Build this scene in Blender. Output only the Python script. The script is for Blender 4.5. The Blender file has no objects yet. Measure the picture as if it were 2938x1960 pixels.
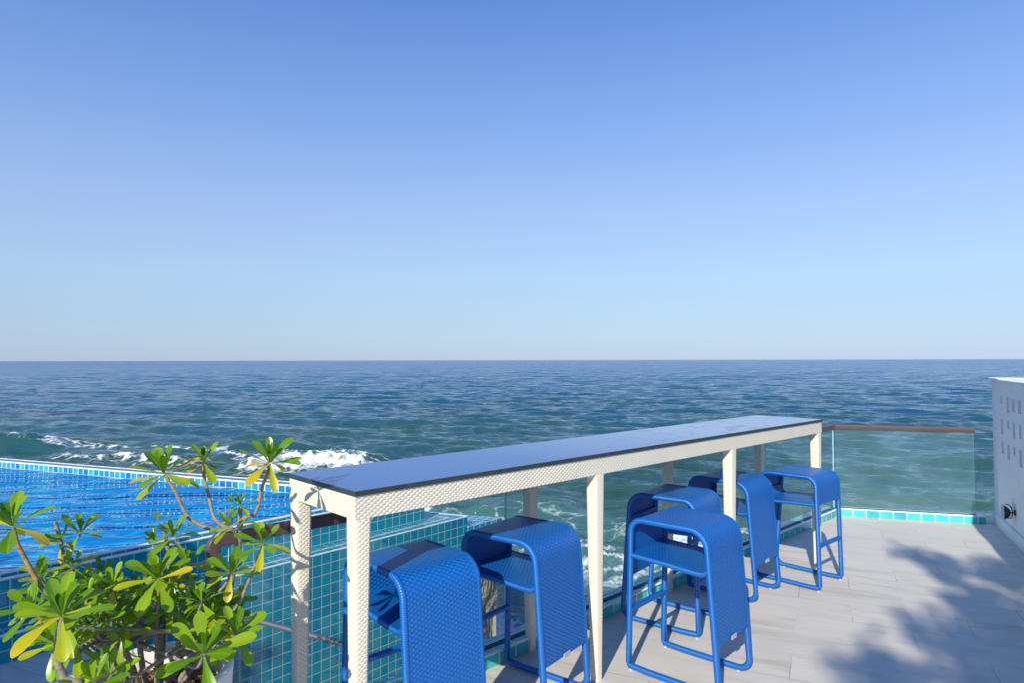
import bpy, math, random
import numpy as np
from mathutils import Vector, Matrix
random.seed(7); rng = np.random.default_rng(11)
R = math.radians
scene = bpy.context.scene
col = scene.collection

# ------------------------------------------------------------------ camera
FPX, HCAM = 1900.0, 1.486
PITCH, ROLL = math.atan(54.5/FPX), R(-0.117)
cam = bpy.data.cameras.new('camera'); camo = bpy.data.objects.new('camera', cam); col.objects.link(camo)
cam.sensor_width = 36; cam.lens = FPX/2938*36; cam.clip_start = 0.05; cam.clip_end = 60000
camo.matrix_world = Matrix.Translation((0, 0, HCAM)) @ Matrix.Rotation(R(90)+PITCH, 4, 'X') @ Matrix.Rotation(ROLL, 4, 'Z')
scene.camera = camo

def ray(u, v):
    x, y = (u-1469)/FPX, -(v-980)/FPX
    c, s = math.cos(ROLL), math.sin(ROLL)
    X, Y = x*c-y*s, x*s+y*c
    return Vector((X, math.cos(PITCH)-Y*math.sin(PITCH), math.sin(PITCH)+Y*math.cos(PITCH)))
def G(u, v, z=0.0):                       # surveyed point at height z
    d = ray(u, v); t = (z-HCAM)/d.z
    return Vector((d.x*t, d.y*t, z))
def AT(u, v, depth):                      # surveyed point at a distance
    d = ray(u, v)*depth/ray(u, v).y
    return Vector((d.x, d.y, d.z+HCAM))

# ------------------------------------------------------------------ materials
def newmat(name):
    m = bpy.data.materials.new(name); m.use_nodes = True
    nt = m.node_tree; b = nt.nodes['Principled BSDF']
    return m, nt, b
class N:
    def __init__(s, nt): s.nt = nt
    def new(s, t, **k):
        n = s.nt.nodes.new(t)
        for a, v in k.items(): setattr(n, a, v)
        return n
    def link(s, a, b): s.nt.links.new(a, b)
    def math(s, op, a, b=None, clamp=False):
        n = s.new('ShaderNodeMath', operation=op, use_clamp=clamp)
        for i, v in enumerate((a, b)):
            if v is None: continue
            if isinstance(v, (int, float)): n.inputs[i].default_value = v
            else: s.link(v, n.inputs[i])
        return n.outputs[0]
    def mix(s, f, a, b):
        n = s.new('ShaderNodeMix', data_type='RGBA')
        for i, v in ((0, f), (6, a), (7, b)):
            if isinstance(v, (int, float)): n.inputs[i].default_value = v
            elif isinstance(v, tuple): n.inputs[i].default_value = (*v[:3], 1)
            else: s.link(v, n.inputs[i])
        return n.outputs[2]
    def ramp(s, f, stops):
        n = s.new('ShaderNodeValToRGB'); e = n.color_ramp.elements
        while len(e) < len(stops): e.new(0.5)
        for q, (p, c) in zip(e, stops):
            q.position = p; q.color = (*c, 1) if isinstance(c, tuple) else (c, c, c, 1)
        s.link(f, n.inputs[0]); return n.outputs[0]
    def noise(s, vec, scale, detail=3, rough=0.5, dist=0.0, dim='3D'):
        n = s.new('ShaderNodeTexNoise', noise_dimensions=dim)
        n.inputs['Scale'].default_value = scale; n.inputs['Detail'].default_value = detail
        n.inputs['Roughness'].default_value = rough; n.inputs['Distortion'].default_value = dist
        if vec is not None: s.link(vec, n.inputs['Vector'])
        return n.outputs[0]
    def mapping(s, vec, scale=(1, 1, 1), rot=(0, 0, 0), loc=(0, 0, 0)):
        n = s.new('ShaderNodeMapping'); n.inputs['Scale'].default_value = scale
        n.inputs['Rotation'].default_value = rot; n.inputs['Location'].default_value = loc
        s.link(vec, n.inputs['Vector']); return n.outputs[0]
    def bump(s, h, strength, dist, normal=None):
        n = s.new('ShaderNodeBump'); n.inputs['Strength'].default_value = strength
        n.inputs['Distance'].default_value = dist; s.link(h, n.inputs['Height'])
        if normal is not None: s.link(normal, n.inputs['Normal'])
        return n.outputs[0]

def simple(name, c, rough=0.5, nscale=0, namp=0.15, bump=0, metallic=0, spec=0.5):
    m, nt, b = newmat(name); k = N(nt)
    b.inputs['Roughness'].default_value = rough; b.inputs['Metallic'].default_value = metallic
    b.inputs['Specular IOR Level'].default_value = spec
    if nscale:
        co = k.new('ShaderNodeTexCoord').outputs['Object']
        f = k.noise(co, nscale, 5, 0.6)
        lo = tuple(x*(1-namp) for x in c); hi = tuple(min(1, x*(1+namp)) for x in c)
        k.link(k.ramp(f, [(0.3, lo), (0.7, hi)]), b.inputs['Base Color'])
        if bump:
            k.link(k.bump(k.noise(co, nscale*6, 4), 1.0, bump), b.inputs['Normal'])
    else: b.inputs['Base Color'].default_value = (*c, 1)
    return m

def weave(name, c, rough, pu, pv, depth, gap=0.25, gap_shading=None):
    # plain weave: flat horizontal strands that pass over every other upright strand
    m, nt, b = newmat(name); k = N(nt)
    uv = k.new('ShaderNodeUVMap').outputs[0]
    sp = k.new('ShaderNodeSeparateXYZ'); k.link(uv, sp.inputs[0])
    U = k.math('DIVIDE', sp.outputs[0], pu); V = k.math('DIVIDE', sp.outputs[1], pv)
    row = k.math('FLOOR', V)
    prof = k.math('POWER', k.math('ABSOLUTE', k.math('SINE', k.math('MULTIPLY', V, math.pi))), 0.45)
    ph = k.math('MULTIPLY', k.math('ADD', U, row), math.pi)
    over = k.math('MULTIPLY_ADD', k.math('SINE', ph), 0.5); 
    over.node.inputs[2].default_value = 0.5
    over = k.math('POWER', over, 0.6)
    h = k.math('MULTIPLY', prof, over)
    stake = k.math('POWER', k.math('ABSOLUTE', k.math('COSINE', k.math('MULTIPLY', U, math.pi*0.5*2))), 2.0)
    h2 = k.math('MAXIMUM', h, k.math('MULTIPLY', stake, 0.35))
    k.link(k.bump(h2, 1.0, depth), b.inputs['Normal'])
    co = k.new('ShaderNodeTexCoord').outputs['Object']
    f = k.noise(co, 6, 4, 0.6)
    c1 = k.mix(f, tuple(x*0.88 for x in c), tuple(min(1, x*1.1) for x in c))
    if gap_shading:
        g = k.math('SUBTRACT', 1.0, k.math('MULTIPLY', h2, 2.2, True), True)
        c1 = k.mix(k.math('MULTIPLY', g, gap), c1, gap_shading)  # shading painted into the strand gaps: darker on cream, stake glint on blue
    k.link(c1, b.inputs['Base Color'])
    b.inputs['Roughness'].default_value = rough
    return m
def wrapped(name, c, rough, pitch, depth):
    m, nt, b = newmat(name); k = N(nt)
    uv = k.new('ShaderNodeUVMap').outputs[0]
    sp = k.new('ShaderNodeSeparateXYZ'); k.link(uv, sp.inputs[0])
    V = k.math('ADD', k.math('DIVIDE', sp.outputs[1], pitch), k.math('MULTIPLY', sp.outputs[0], 8))
    h = k.math('POWER', k.math('ABSOLUTE', k.math('SINE', k.math('MULTIPLY', V, math.pi))), 0.5)
    k.link(k.bump(h, 1.0, depth), b.inputs['Normal'])
    co = k.new('ShaderNodeTexCoord').outputs['Object']
    k.link(k.mix(k.noise(co, 8, 3), tuple(x*0.85 for x in c), tuple(min(1, x*1.12) for x in c)), b.inputs['Base Color'])
    b.inputs['Roughness'].default_value = rough
    return m
def tiles(name, p, cols, grout=(0.48, 0.50, 0.44), gw=0.034, rough=0.12, off=(0, 0), rnd=0.5):
    m, nt, b = newmat(name); k = N(nt)
    uv = k.new('ShaderNodeUVMap').outputs[0]
    sp = k.new('ShaderNodeSeparateXYZ'); k.link(uv, sp.inputs[0])
    U = k.math('DIVIDE', k.math('ADD', sp.outputs[0], off[0]), p); V = k.math('DIVIDE', k.math('ADD', sp.outputs[1], off[1]), p)
    fu, fv = k.math('FRACT', U), k.math('FRACT', V)
    du = k.math('SUBTRACT', 0.5, k.math('ABSOLUTE', k.math('SUBTRACT', fu, 0.5)))
    dv = k.math('SUBTRACT', 0.5, k.math('ABSOLUTE', k.math('SUBTRACT', fv, 0.5)))
    d = k.math('MINIMUM', du, dv)
    tile = k.math('GREATER_THAN', d, gw)
    cb = k.new('ShaderNodeCombineXYZ'); k.link(k.math('FLOOR', U), cb.inputs[0]); k.link(k.math('FLOOR', V), cb.inputs[1])
    wn = k.new('ShaderNodeTexWhiteNoise', noise_dimensions='3D'); k.link(cb.outputs[0], wn.inputs[0])
    add = k.new('ShaderNodeVectorMath', operation='ADD'); k.link(uv, add.inputs[0])
    sc = k.new('ShaderNodeVectorMath', operation='SCALE'); k.link(wn.outputs['Color'], sc.inputs[0]); sc.inputs['Scale'].default_value = 7
    k.link(sc.outputs[0], add.inputs[1])
    cloud = k.noise(add.outputs[0], 14, 2, 0.5); wide = k.noise(uv, 2.6, 3, 0.6)
    val = k.math('ADD', k.math('ADD', k.math('MULTIPLY', wn.outputs['Value'], rnd), k.math('MULTIPLY', cloud, 0.35)), k.math('MULTIPLY', wide, 0.80-rnd))
    c = k.ramp(val, [(i/(len(cols)-1)*0.7+0.15, q) for i, q in enumerate(cols)])
    gcol = k.mix(k.noise(uv, 9, 4), tuple(x*0.7 for x in grout), grout)
    k.link(k.mix(tile, gcol, c), b.inputs['Base Color'])
    k.link(k.math('SUBTRACT', 0.75, k.math('MULTIPLY', tile, 0.75-rough)), b.inputs['Roughness'])
    edge = k.math('MULTIPLY', d, 6, True)
    wob = k.math('MULTIPLY', k.noise(uv, 30, 2), 0.35)
    k.link(k.bump(k.math('ADD', edge, wob), 0.5, 0.002), b.inputs['Normal'])
    return m

BLUE = (0.002, 0.108, 0.43)
M = {}
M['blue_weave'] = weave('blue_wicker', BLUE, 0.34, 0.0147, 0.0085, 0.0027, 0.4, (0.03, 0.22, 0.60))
M['blue_tube'] = wrapped('blue_wicker_wrap', BLUE, 0.32, 0.008, 0.0012)
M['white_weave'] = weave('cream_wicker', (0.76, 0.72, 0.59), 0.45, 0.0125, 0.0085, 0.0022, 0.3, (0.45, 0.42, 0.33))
TEAL = [(0.0, 0.12, 0.34), (0.0, 0.18, 0.39), (0.0, 0.24, 0.38), (0.0, 0.28, 0.36), (0.0, 0.33, 0.38)]
M['wall_tile'] = tiles('teal_mosaic_tile', 0.0735, TEAL, grout=(0.62, 0.64, 0.56), gw=0.03, rnd=0.28)
M['rim_tile'] = tiles('rim_mosaic_tile', 0.0735, [(0.0, 0.12, 0.38), (0.0, 0.2, 0.45), (0.02, 0.32, 0.5), (0.0, 0.12, 0.4), (0.03, 0.42, 0.48)], grout=(0.8, 0.82, 0.78), gw=0.05)
M['kerb_tile'] = tiles('turquoise_kerb_tile', 0.114, [(0.0, 0.22, 0.38), (0.02, 0.38, 0.46), (0.05, 0.5, 0.52), (0.06, 0.6, 0.58)], grout=(0.7, 0.7, 0.64), gw=0.04)
M['basin_tile'] = tiles('blue_basin_tile', 0.0735, [(0.0, 0.30, 0.85), (0.01, 0.38, 0.9), (0.02, 0.46, 0.92)], grout=(0.02, 0.44, 0.92), gw=0.02)
M['trim'] = simple('pale_bullnose_trim', (0.72, 0.74, 0.74), 0.3, 12, 0.18)
M['grout_band'] = simple('weathered_cement', (0.5, 0.49, 0.43), 0.8, 20, 0.35)
M['brown'] = simple('brown_painted_steel', (0.09, 0.058, 0.054), 0.35, 10, 0.12)
M['concrete'] = simple('concrete', (0.34, 0.33, 0.3), 0.85, 4, 0.25, 0.004)
M['pot'] = simple('white_planter_render', (0.7, 0.7, 0.69), 0.75, 5, 0.08, 0.0012)
M['soil'] = simple('dark_soil', (0.035, 0.022, 0.014), 0.95, 30, 0.4, 0.01)
M['black'] = simple('black_metal', (0.015, 0.015, 0.017), 0.4)
M['tag'] = simple('tag_white', (0.42, 0.44, 0.5), 0.5)
M['foot'] = simple('clear_glide', (0.5, 0.52, 0.52), 0.3)
M['pipe'] = simple('grey_pipe', (0.10, 0.10, 0.13), 0.5, 5, 0.1)
M['edge_dark'] = simple('dark_laminate_edge', (0.035, 0.045, 0.05), 0.35, 20, 0.2)

def m_wood():
    m, nt, b = newmat('wood_chips'); k = N(nt)
    at = k.new('ShaderNodeAttribute', attribute_name='tint').outputs['Fac']
    k.link(k.ramp(at, [(0, (0.09, 0.035, 0.015)), (0.5, (0.26, 0.12, 0.045)), (1, (0.45, 0.27, 0.12))]), b.inputs['Base Color'])
    b.inputs['Roughness'].default_value = 0.8; return m
M['chips'] = m_wood()

def m_leaf(name, stops, trans):
    m, nt, b = newmat(name); k = N(nt)
    at = k.new('ShaderNodeAttribute', attribute_name='tint').outputs['Fac']
    uv = k.new('ShaderNodeUVMap').outputs[0]
    sp = k.new('ShaderNodeSeparateXYZ'); k.link(uv, sp.inputs[0])
    rib = k.math('SUBTRACT', 1.0, k.math('MULTIPLY', k.math('ABSOLUTE', sp.outputs[0]), 14.0, True), True)
    co = k.new('ShaderNodeTexCoord').outputs['Object']
    base = k.ramp(k.math('ADD', at, k.math('MULTIPLY', k.math('SUBTRACT', k.noise(co, 25, 3), 0.5), 0.25)), stops)
    c = k.mix(k.math('MULTIPLY', rib, 0.3), base, (0.42, 0.5, 0.08))
    k.link(c, b.inputs['Base Color']); b.inputs['Roughness'].default_value = 0.3
    tr = k.new('ShaderNodeBsdfTranslucent'); k.link(c, tr.inputs[0])
    mx = k.new('ShaderNodeMixShader'); mx.inputs[0].default_value = trans
    k.link(b.outputs[0], mx.inputs[1]); k.link(tr.outputs[0], mx.inputs[2])
    k.link(mx.outputs[0], nt.nodes['Material Output'].inputs[0]); return m
M['leaf'] = m_leaf('glossy_leaf', [(0.0, (0.03, 0.13, 0.003)), (0.35, (0.12, 0.29, 0.003)), (0.65, (0.27, 0.41, 0.003)), (0.88, (0.52, 0.49, 0.006)), (1.0, (0.60, 0.40, 0.02))], 0.35)
M['tree_leaf'] = m_leaf('tree_leaf', [(0, (0.03, 0.08, 0.015)), (1, (0.09, 0.16, 0.03))], 0.25)
def m_bark():
    m, nt, b = newmat('grey_bark'); k = N(nt)
    uv = k.new('ShaderNodeUVMap').outputs[0]
    f = k.noise(k.mapping(uv, (20, 120, 1)), 1.0, 4, 0.6)
    at = k.new('ShaderNodeAttribute', attribute_name='tint').outputs['Fac']
    g = k.ramp(f, [(0.3, (0.13, 0.115, 0.10)), (0.7, (0.27, 0.24, 0.20))])
    y = k.ramp(f, [(0.3, (0.20, 0.09, 0.03)), (0.7, (0.38, 0.24, 0.08))])
    k.link(k.mix(at, g, y), b.inputs['Base Color']); b.inputs['Roughness'].default_value = 0.8
    k.link(k.bump(f, 0.8, 0.002), b.inputs['Normal']); return m
M['bark'] = m_bark()

def m_floor():
    m, nt, b = newmat('stone_plank_tile'); k = N(nt)
    co = k.new('ShaderNodeTexCoord').outputs['Object']
    # p runs along the planks (25.3 deg off X), q across
    v = k.mapping(co, rot=(0, 0, R(25.3)))
    v = k.mapping(v, loc=(-0.12, 0.0, 0))
    br = k.new('ShaderNodeTexBrick'); k.link(k.mapping(v, loc=(0, -5.712+0.292*40, 0)), br.inputs['Vector'])
    br.offset = 0.5; br.inputs['Scale'].default_value = 1; br.inputs['Brick Width'].default_value = 0.585
    br.inputs['Row Height'].default_value = 0.292; br.inputs['Mortar Size'].default_value = 0.0016; br.inputs['Mortar Smooth'].default_value = 0.25
    br.inputs['Color1'].default_value = (0, 0, 0, 1); br.inputs['Color2'].default_value = (1, 1, 1, 1); br.inputs['Mortar'].default_value = (0.5, 0.5, 0.5, 1)
    br.inputs['Bias'].default_value = 0
    sx = k.new('ShaderNodeSeparateXYZ'); k.link(v, sx.inputs[0])
    tile = k.new('ShaderNodeVectorMath', operation='SCALE'); k.link(br.outputs['Color'], tile.inputs[0]); tile.inputs['Scale'].default_value = 9.0
    w = k.new('ShaderNodeVectorMath', operation='ADD'); k.link(k.mapping(v, (1.3, 9, 1)), w.inputs[0]); k.link(tile.outputs[0], w.inputs[1])
    vein = k.noise(w.outputs[0], 1.0, 6, 0.62, 0.7)
    big = k.noise(v, 0.8, 3, 0.5)
    c = k.ramp(vein, [(0.30, (0.48, 0.45, 0.385)), (0.45, (0.61, 0.575, 0.50)), (0.60, (0.67, 0.635, 0.555)), (0.75, (0.59, 0.55, 0.465))])
    c = k.mix(k.math('MULTIPLY', br.outputs['Color'], 0.28), c, (0.52, 0.50, 0.47))
    c = k.mix(k.math('MULTIPLY', big, 0.25), c, (0.60, 0.56, 0.48))
    spots = k.ramp(k.noise(v, 7.0, 5, 0.7), [(0.70, 0.0), (0.78, 1.0)])
    c = k.mix(k.math('MULTIPLY', spots, 0.2), c, (0.42, 0.36, 0.26))
    gn = k.ramp(k.noise(v, 1.7, 2), [(0.40, (0.24, 0.22, 0.19)), (0.58, (0.66, 0.62, 0.54))])
    c = k.mix(br.outputs['Fac'], c, gn)
    k.link(c, b.inputs['Base Color'])
    k.link(k.ramp(k.noise(v, 5, 4), [(0.3, 0.42), (0.7, 0.62)]), b.inputs['Roughness'])
    inv = k.math('SUBTRACT', 1.0, br.outputs['Fac'])
    k.link(k.bump(k.math('ADD', inv, k.math('MULTIPLY', vein, 0.12)), 0.6, 0.0015), b.inputs['Normal'])
    return m
M['floor'] = m_floor()

def m_wall():
    m, nt, b = newmat('white_rendered_wall'); k = N(nt)
    co = k.new('ShaderNodeTexCoord').outputs['Object']
    sp = k.new('ShaderNodeSeparateXYZ'); k.link(co, sp.inputs[0])
    f = k.noise(co, 3.0, 5, 0.6)
    c = k.ramp(f, [(0.3, (0.76, 0.77, 0.76)), (0.7, (0.84, 0.84, 0.82))])
    # rust run below the lamp fixing (x is distance along the wall)
    dx = k.math('ABSOLUTE', k.math('ADD', sp.outputs[0], 0.555)); dx = k.math('ADD', dx, k.math('MULTIPLY', k.noise(co, 40, 2), 0.008))
    a = k.math('SUBTRACT', 1.0, k.math('MULTIPLY', dx, 45.0), True)
    zz = k.math('MULTIPLY', k.math('LESS_THAN', sp.outputs[2], 0.27), k.math('MULTIPLY', k.math('SUBTRACT', sp.outputs[2], 0.13), 8.0, True))
    k.link(k.mix(k.math('MULTIPLY', k.math('MULTIPLY', a, zz), 1.0, True), c, (0.30, 0.16, 0.06)), b.inputs['Base Color'])
    b.inputs['Roughness'].default_value = 0.8
    k.link(k.bump(k.noise(co, 35, 4), 0.5, 0.002), b.inputs['Normal']); return m
M['wall'] = m_wall()

def m_stone():
    m, nt, b = newmat('sea_wall_stone'); k = N(nt)
    co = k.new('ShaderNodeTexCoord').outputs['Object']
    f = k.noise(k.mapping(co, (1, 1, 0.6)), 4.0, 6, 0.65, 1.0)
    k.link(k.ramp(f, [(0.35, (0.16, 0.17, 0.15)), (0.5, (0.30, 0.27, 0.21)), (0.68, (0.44, 0.38, 0.28))]), b.inputs['Base Color'])
    b.inputs['Roughness'].default_value = 0.6
    k.link(k.bump(f, 1.0, 0.06), b.inputs['Normal']); return m
M['stone'] = m_stone()

def m_tabletop():
    m, nt, b = newmat('dark_laminate_top'); k = N(nt)
    co = k.new('ShaderNodeTexCoord').outputs['Object']
    dust = k.noise(k.mapping(co, (1.5, 4, 1)), 2.0, 5, 0.6, 0.5)
    # dried water marks toward the far half
    spots = k.ramp(k.noise(k.mapping(co, (1.0, 1.3, 1)), 9.0, 1.5, 0.4, 0.3), [(0.635, 0.0), (0.655, 1.0)])
    pool = k.ramp(k.noise(k.mapping(co, (1.0, 1.4, 1), loc=(3, 1, 0)), 5.0, 3, 0.5, 0.6), [(0.60, 0.0), (0.63, 1.0)])
    sp = k.new('ShaderNodeSeparateXYZ'); k.link(co, sp.inputs[0])
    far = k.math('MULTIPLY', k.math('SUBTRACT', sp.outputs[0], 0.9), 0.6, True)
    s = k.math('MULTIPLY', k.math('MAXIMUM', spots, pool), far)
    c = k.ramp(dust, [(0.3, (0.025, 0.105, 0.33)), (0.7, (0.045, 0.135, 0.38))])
    farc = k.mix(k.math('MULTIPLY', far, 0.75), c, (0.40, 0.47, 0.54))  # sky sheen painted into the base colour, paler toward the far end
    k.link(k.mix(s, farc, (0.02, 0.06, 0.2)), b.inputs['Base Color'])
    k.link(k.math('SUBTRACT', k.ramp(dust, [(0.3, 0.20), (0.7, 0.24)]), k.math('MULTIPLY', s, 0.14)), b.inputs['Roughness'])
    b.inputs['Specular IOR Level'].default_value = 0.55; b.inputs['Specular Tint'].default_value = (0.72, 0.87, 1.0, 1)
    return m
M['top'] = m_tabletop()

def m_glass():
    m, nt, b = newmat('clear_glass'); k = N(nt); nt.nodes.remove(b)
    tr = k.new('ShaderNodeBsdfTransparent'); tr.inputs[0].default_value = (0.92, 0.975, 0.97, 1)
    gl = k.new('ShaderNodeBsdfGlossy'); gl.inputs['Roughness'].default_value = 0.02
    df = k.new('ShaderNodeBsdfDiffuse'); df.inputs[0].default_value = (0.40, 0.66, 0.78, 1)
    fr = k.new('ShaderNodeFresnel'); fr.inputs[0].default_value = 1.45
    co = k.new('ShaderNodeTexCoord').outputs['Object']
    film = k.math('MULTIPLY', k.noise(co, 2.2, 5, 0.6), 0.10)
    a = k.new('ShaderNodeMixShader'); k.link(film, a.inputs[0]); k.link(tr.outputs[0], a.inputs[1]); k.link(df.outputs[0], a.inputs[2])
    bf = k.math('MULTIPLY', fr.outputs[0], k.math('SUBTRACT', 1.0, k.new('ShaderNodeNewGeometry').outputs['Backfacing']))
    c = k.new('ShaderNodeMixShader'); k.link(bf, c.inputs[0]); k.link(a.outputs[0], c.inputs[1]); k.link(gl.outputs[0], c.inputs[2])
    k.link(c.outputs[0], nt.nodes['Material Output'].inputs[0]); return m
M['glass'] = m_glass()
def m_glass_edge():
    m, nt, b = newmat('glass_edge'); b.inputs['Base Color'].default_value = (0.45, 0.72, 0.68, 1); b.inputs['Roughness'].default_value = 0.1
    return m
M['glass_edge'] = m_glass_edge()

def m_pool():
    m, nt, b = newmat('pool_water'); k = N(nt); nt.nodes.remove(b)
    geo = k.new('ShaderNodeNewGeometry').outputs['Position']
    v = k.mapping(geo, rot=(0, 0, R(-8)))
    w1 = k.noise(k.mapping(v, (0.9, 3.3, 1)), 1.0, 1.2, 0.45, 0.9)
    w2 = k.noise(k.mapping(v, (1.4, 3.2, 1)), 2.6, 1.0, 0.45, 0.8)
    h = k.math('ADD', w1, k.math('MULTIPLY', w2, 0.16))
    nb = k.bump(h, 1.0, 0.22)
    tp0 = k.new('ShaderNodeBsdfTransparent'); tp0.inputs[0].default_value = (0.78, 0.96, 1.0, 1)
    df = k.new('ShaderNodeBsdfDiffuse'); df.inputs[0].default_value = (0.005, 0.36, 0.84, 1); k.link(nb, df.inputs['Normal'])
    tp = k.new('ShaderNodeMixShader'); tp.inputs[0].default_value = 0.5; k.link(tp0.outputs[0], tp.inputs[1]); k.link(df.outputs[0], tp.inputs[2])
    gl = k.new('ShaderNodeBsdfGlossy'); gl.inputs['Roughness'].default_value = 0.04
    k.link(nb, gl.inputs['Normal'])
    fr = k.new('ShaderNodeFresnel'); fr.inputs[0].default_value = 1.33; k.link(nb, fr.inputs['Normal'])
    c = k.new('ShaderNodeMixShader'); k.link(fr.outputs[0], c.inputs[0]); k.link(tp.outputs[0], c.inputs[1]); k.link(gl.outputs[0], c.inputs[2])
    k.link(c.outputs[0], nt.nodes['Material Output'].inputs[0]); return m
M['pool'] = m_pool()

def m_sea():
    m, nt, b = newmat('sea_water'); k = N(nt)
    geo = k.new('ShaderNodeNewGeometry').outputs['Position']
    sp = k.new('ShaderNodeSeparateXYZ'); k.link(geo, sp.inputs[0])
    dist = sp.outputs[1]
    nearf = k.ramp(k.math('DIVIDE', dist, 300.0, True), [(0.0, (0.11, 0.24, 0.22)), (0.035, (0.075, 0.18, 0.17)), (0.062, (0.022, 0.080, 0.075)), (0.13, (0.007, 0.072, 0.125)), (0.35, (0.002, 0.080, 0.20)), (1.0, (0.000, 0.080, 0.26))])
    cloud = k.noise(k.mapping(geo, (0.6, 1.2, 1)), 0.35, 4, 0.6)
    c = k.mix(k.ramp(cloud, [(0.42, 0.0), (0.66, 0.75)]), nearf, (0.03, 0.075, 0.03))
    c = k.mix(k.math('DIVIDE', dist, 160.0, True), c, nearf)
    wob = k.math('MULTIPLY', k.math('SUBTRACT', k.noise(k.mapping(geo, (0.12, 0.12, 1)), 1.0, 5, 0.7), 0.5), 9.0)
    pm = None
    for (yc, th_, xe) in ((41.5, 2.2, -17.0), (60.0, 2.0, -33.0)):
        a_ = k.math('SUBTRACT', 1.0, k.math('DIVIDE', k.math('ABSOLUTE', k.math('ADD', k.math('SUBTRACT', sp.outputs[1], yc), k.math('MULTIPLY', wob, 0.5))), th_), True)
        b_ = k.math('MULTIPLY', k.math('SUBTRACT', xe, k.math('ADD', sp.outputs[0], wob)), 0.12, True)
        q_ = k.math('MULTIPLY', k.math('MULTIPLY', a_, 2.0, True), b_); pm = q_ if pm is None else k.math('MAXIMUM', pm, q_)
    c = k.mix(k.math('MULTIPLY', pm, 0.85), c, (0.002, 0.02, 0.10))
    # foam
    fo = k.new('ShaderNodeAttribute', attribute_name='foam').outputs['Fac']
    n1 = k.noise(k.mapping(geo, (0.9, 1.5, 1)), 2.6, 9, 0.74, 0.9)
    vo = k.new('ShaderNodeTexVoronoi', feature='DISTANCE_TO_EDGE'); vo.inputs['Scale'].default_value = 1.5
    wv = k.new('ShaderNodeVectorMath', operation='ADD'); k.link(k.mapping(geo, (0.9, 1.7, 1)), wv.inputs[0])
    wn = k.new('ShaderNodeTexNoise'); wn.inputs['Scale'].default_value = 1.3; wn.inputs['Detail'].default_value = 4; k.link(geo, wn.inputs['Vector'])
    k.link(wn.outputs['Color'], wv.inputs[1]); k.link(wv.outputs[0], vo.inputs['Vector'])
    lace = k.math('SUBTRACT', 1.0, k.math('MULTIPLY', vo.outputs[0], 5.0, True), True)
    n2 = k.noise(geo, 11.0, 4, 0.7)
    pat = k.math('ADD', k.math('ADD', k.math('MULTIPLY', n1, 0.62), k.math('MULTIPLY', n2, 0.16)), k.math('MULTIPLY', lace, 0.26))
    thr = k.math('SUBTRACT', 0.98, k.math('MULTIPLY', fo, 0.78))
    ff = k.math('MULTIPLY', k.math('SUBTRACT', pat, thr), 4.5, True)
    k.link(k.mix(ff, c, (0.80, 0.84, 0.84)), b.inputs['Base Color'])
    rr = k.math('ADD', 0.045, k.math('MULTIPLY', k.math('DIVIDE', dist, 500.0, True), 0.10))
    k.link(k.math('ADD', rr, k.math('MULTIPLY', ff, 0.7)), b.inputs['Roughness'])
    b.inputs['IOR'].default_value = 1.42
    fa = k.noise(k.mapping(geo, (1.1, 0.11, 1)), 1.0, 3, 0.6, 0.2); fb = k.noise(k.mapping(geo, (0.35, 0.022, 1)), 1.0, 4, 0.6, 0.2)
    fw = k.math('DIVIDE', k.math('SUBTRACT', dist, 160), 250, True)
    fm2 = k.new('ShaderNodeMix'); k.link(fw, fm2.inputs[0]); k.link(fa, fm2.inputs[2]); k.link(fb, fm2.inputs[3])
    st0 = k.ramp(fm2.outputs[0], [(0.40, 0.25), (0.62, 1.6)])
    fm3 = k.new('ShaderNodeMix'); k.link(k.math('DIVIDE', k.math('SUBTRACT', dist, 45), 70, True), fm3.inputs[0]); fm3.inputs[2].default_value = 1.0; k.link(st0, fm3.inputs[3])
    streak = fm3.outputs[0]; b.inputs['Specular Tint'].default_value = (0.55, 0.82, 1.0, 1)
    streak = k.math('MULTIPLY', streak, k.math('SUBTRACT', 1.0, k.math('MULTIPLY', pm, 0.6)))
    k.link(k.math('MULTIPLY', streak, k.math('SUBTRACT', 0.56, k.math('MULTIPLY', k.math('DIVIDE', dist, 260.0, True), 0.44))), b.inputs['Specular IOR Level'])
    h1 = k.noise(k.mapping(geo, (0.38, 1.15, 1)), 2.3, 5, 0.62, 0.5)
    h2 = k.noise(k.mapping(geo, (0.4, 1.0, 1)), 0.55, 4, 0.6, 0.3)
    h0 = k.noise(k.mapping(geo, (0.5, 1.2, 1)), 7.0, 3, 0.6, 0.3)
    bs = k.bump(k.math('ADD', h1, k.math('MULTIPLY', h0, 0.22)), 1.0, 0.13)
    fm = k.math('DIVIDE', dist, 120.0, True)
    b2 = k.new('ShaderNodeBump'); b2.inputs['Distance'].default_value = 1.3; k.link(fm, b2.inputs['Strength']); k.link(h2, b2.inputs['Height']); k.link(bs, b2.inputs['Normal'])
    b3 = k.bump(k.math('MULTIPLY', ff, n1), 0.5, 0.06, b2.outputs[0])
    k.link(b3, b.inputs['Normal'])
    return m
M['sea'] = m_sea()

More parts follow.
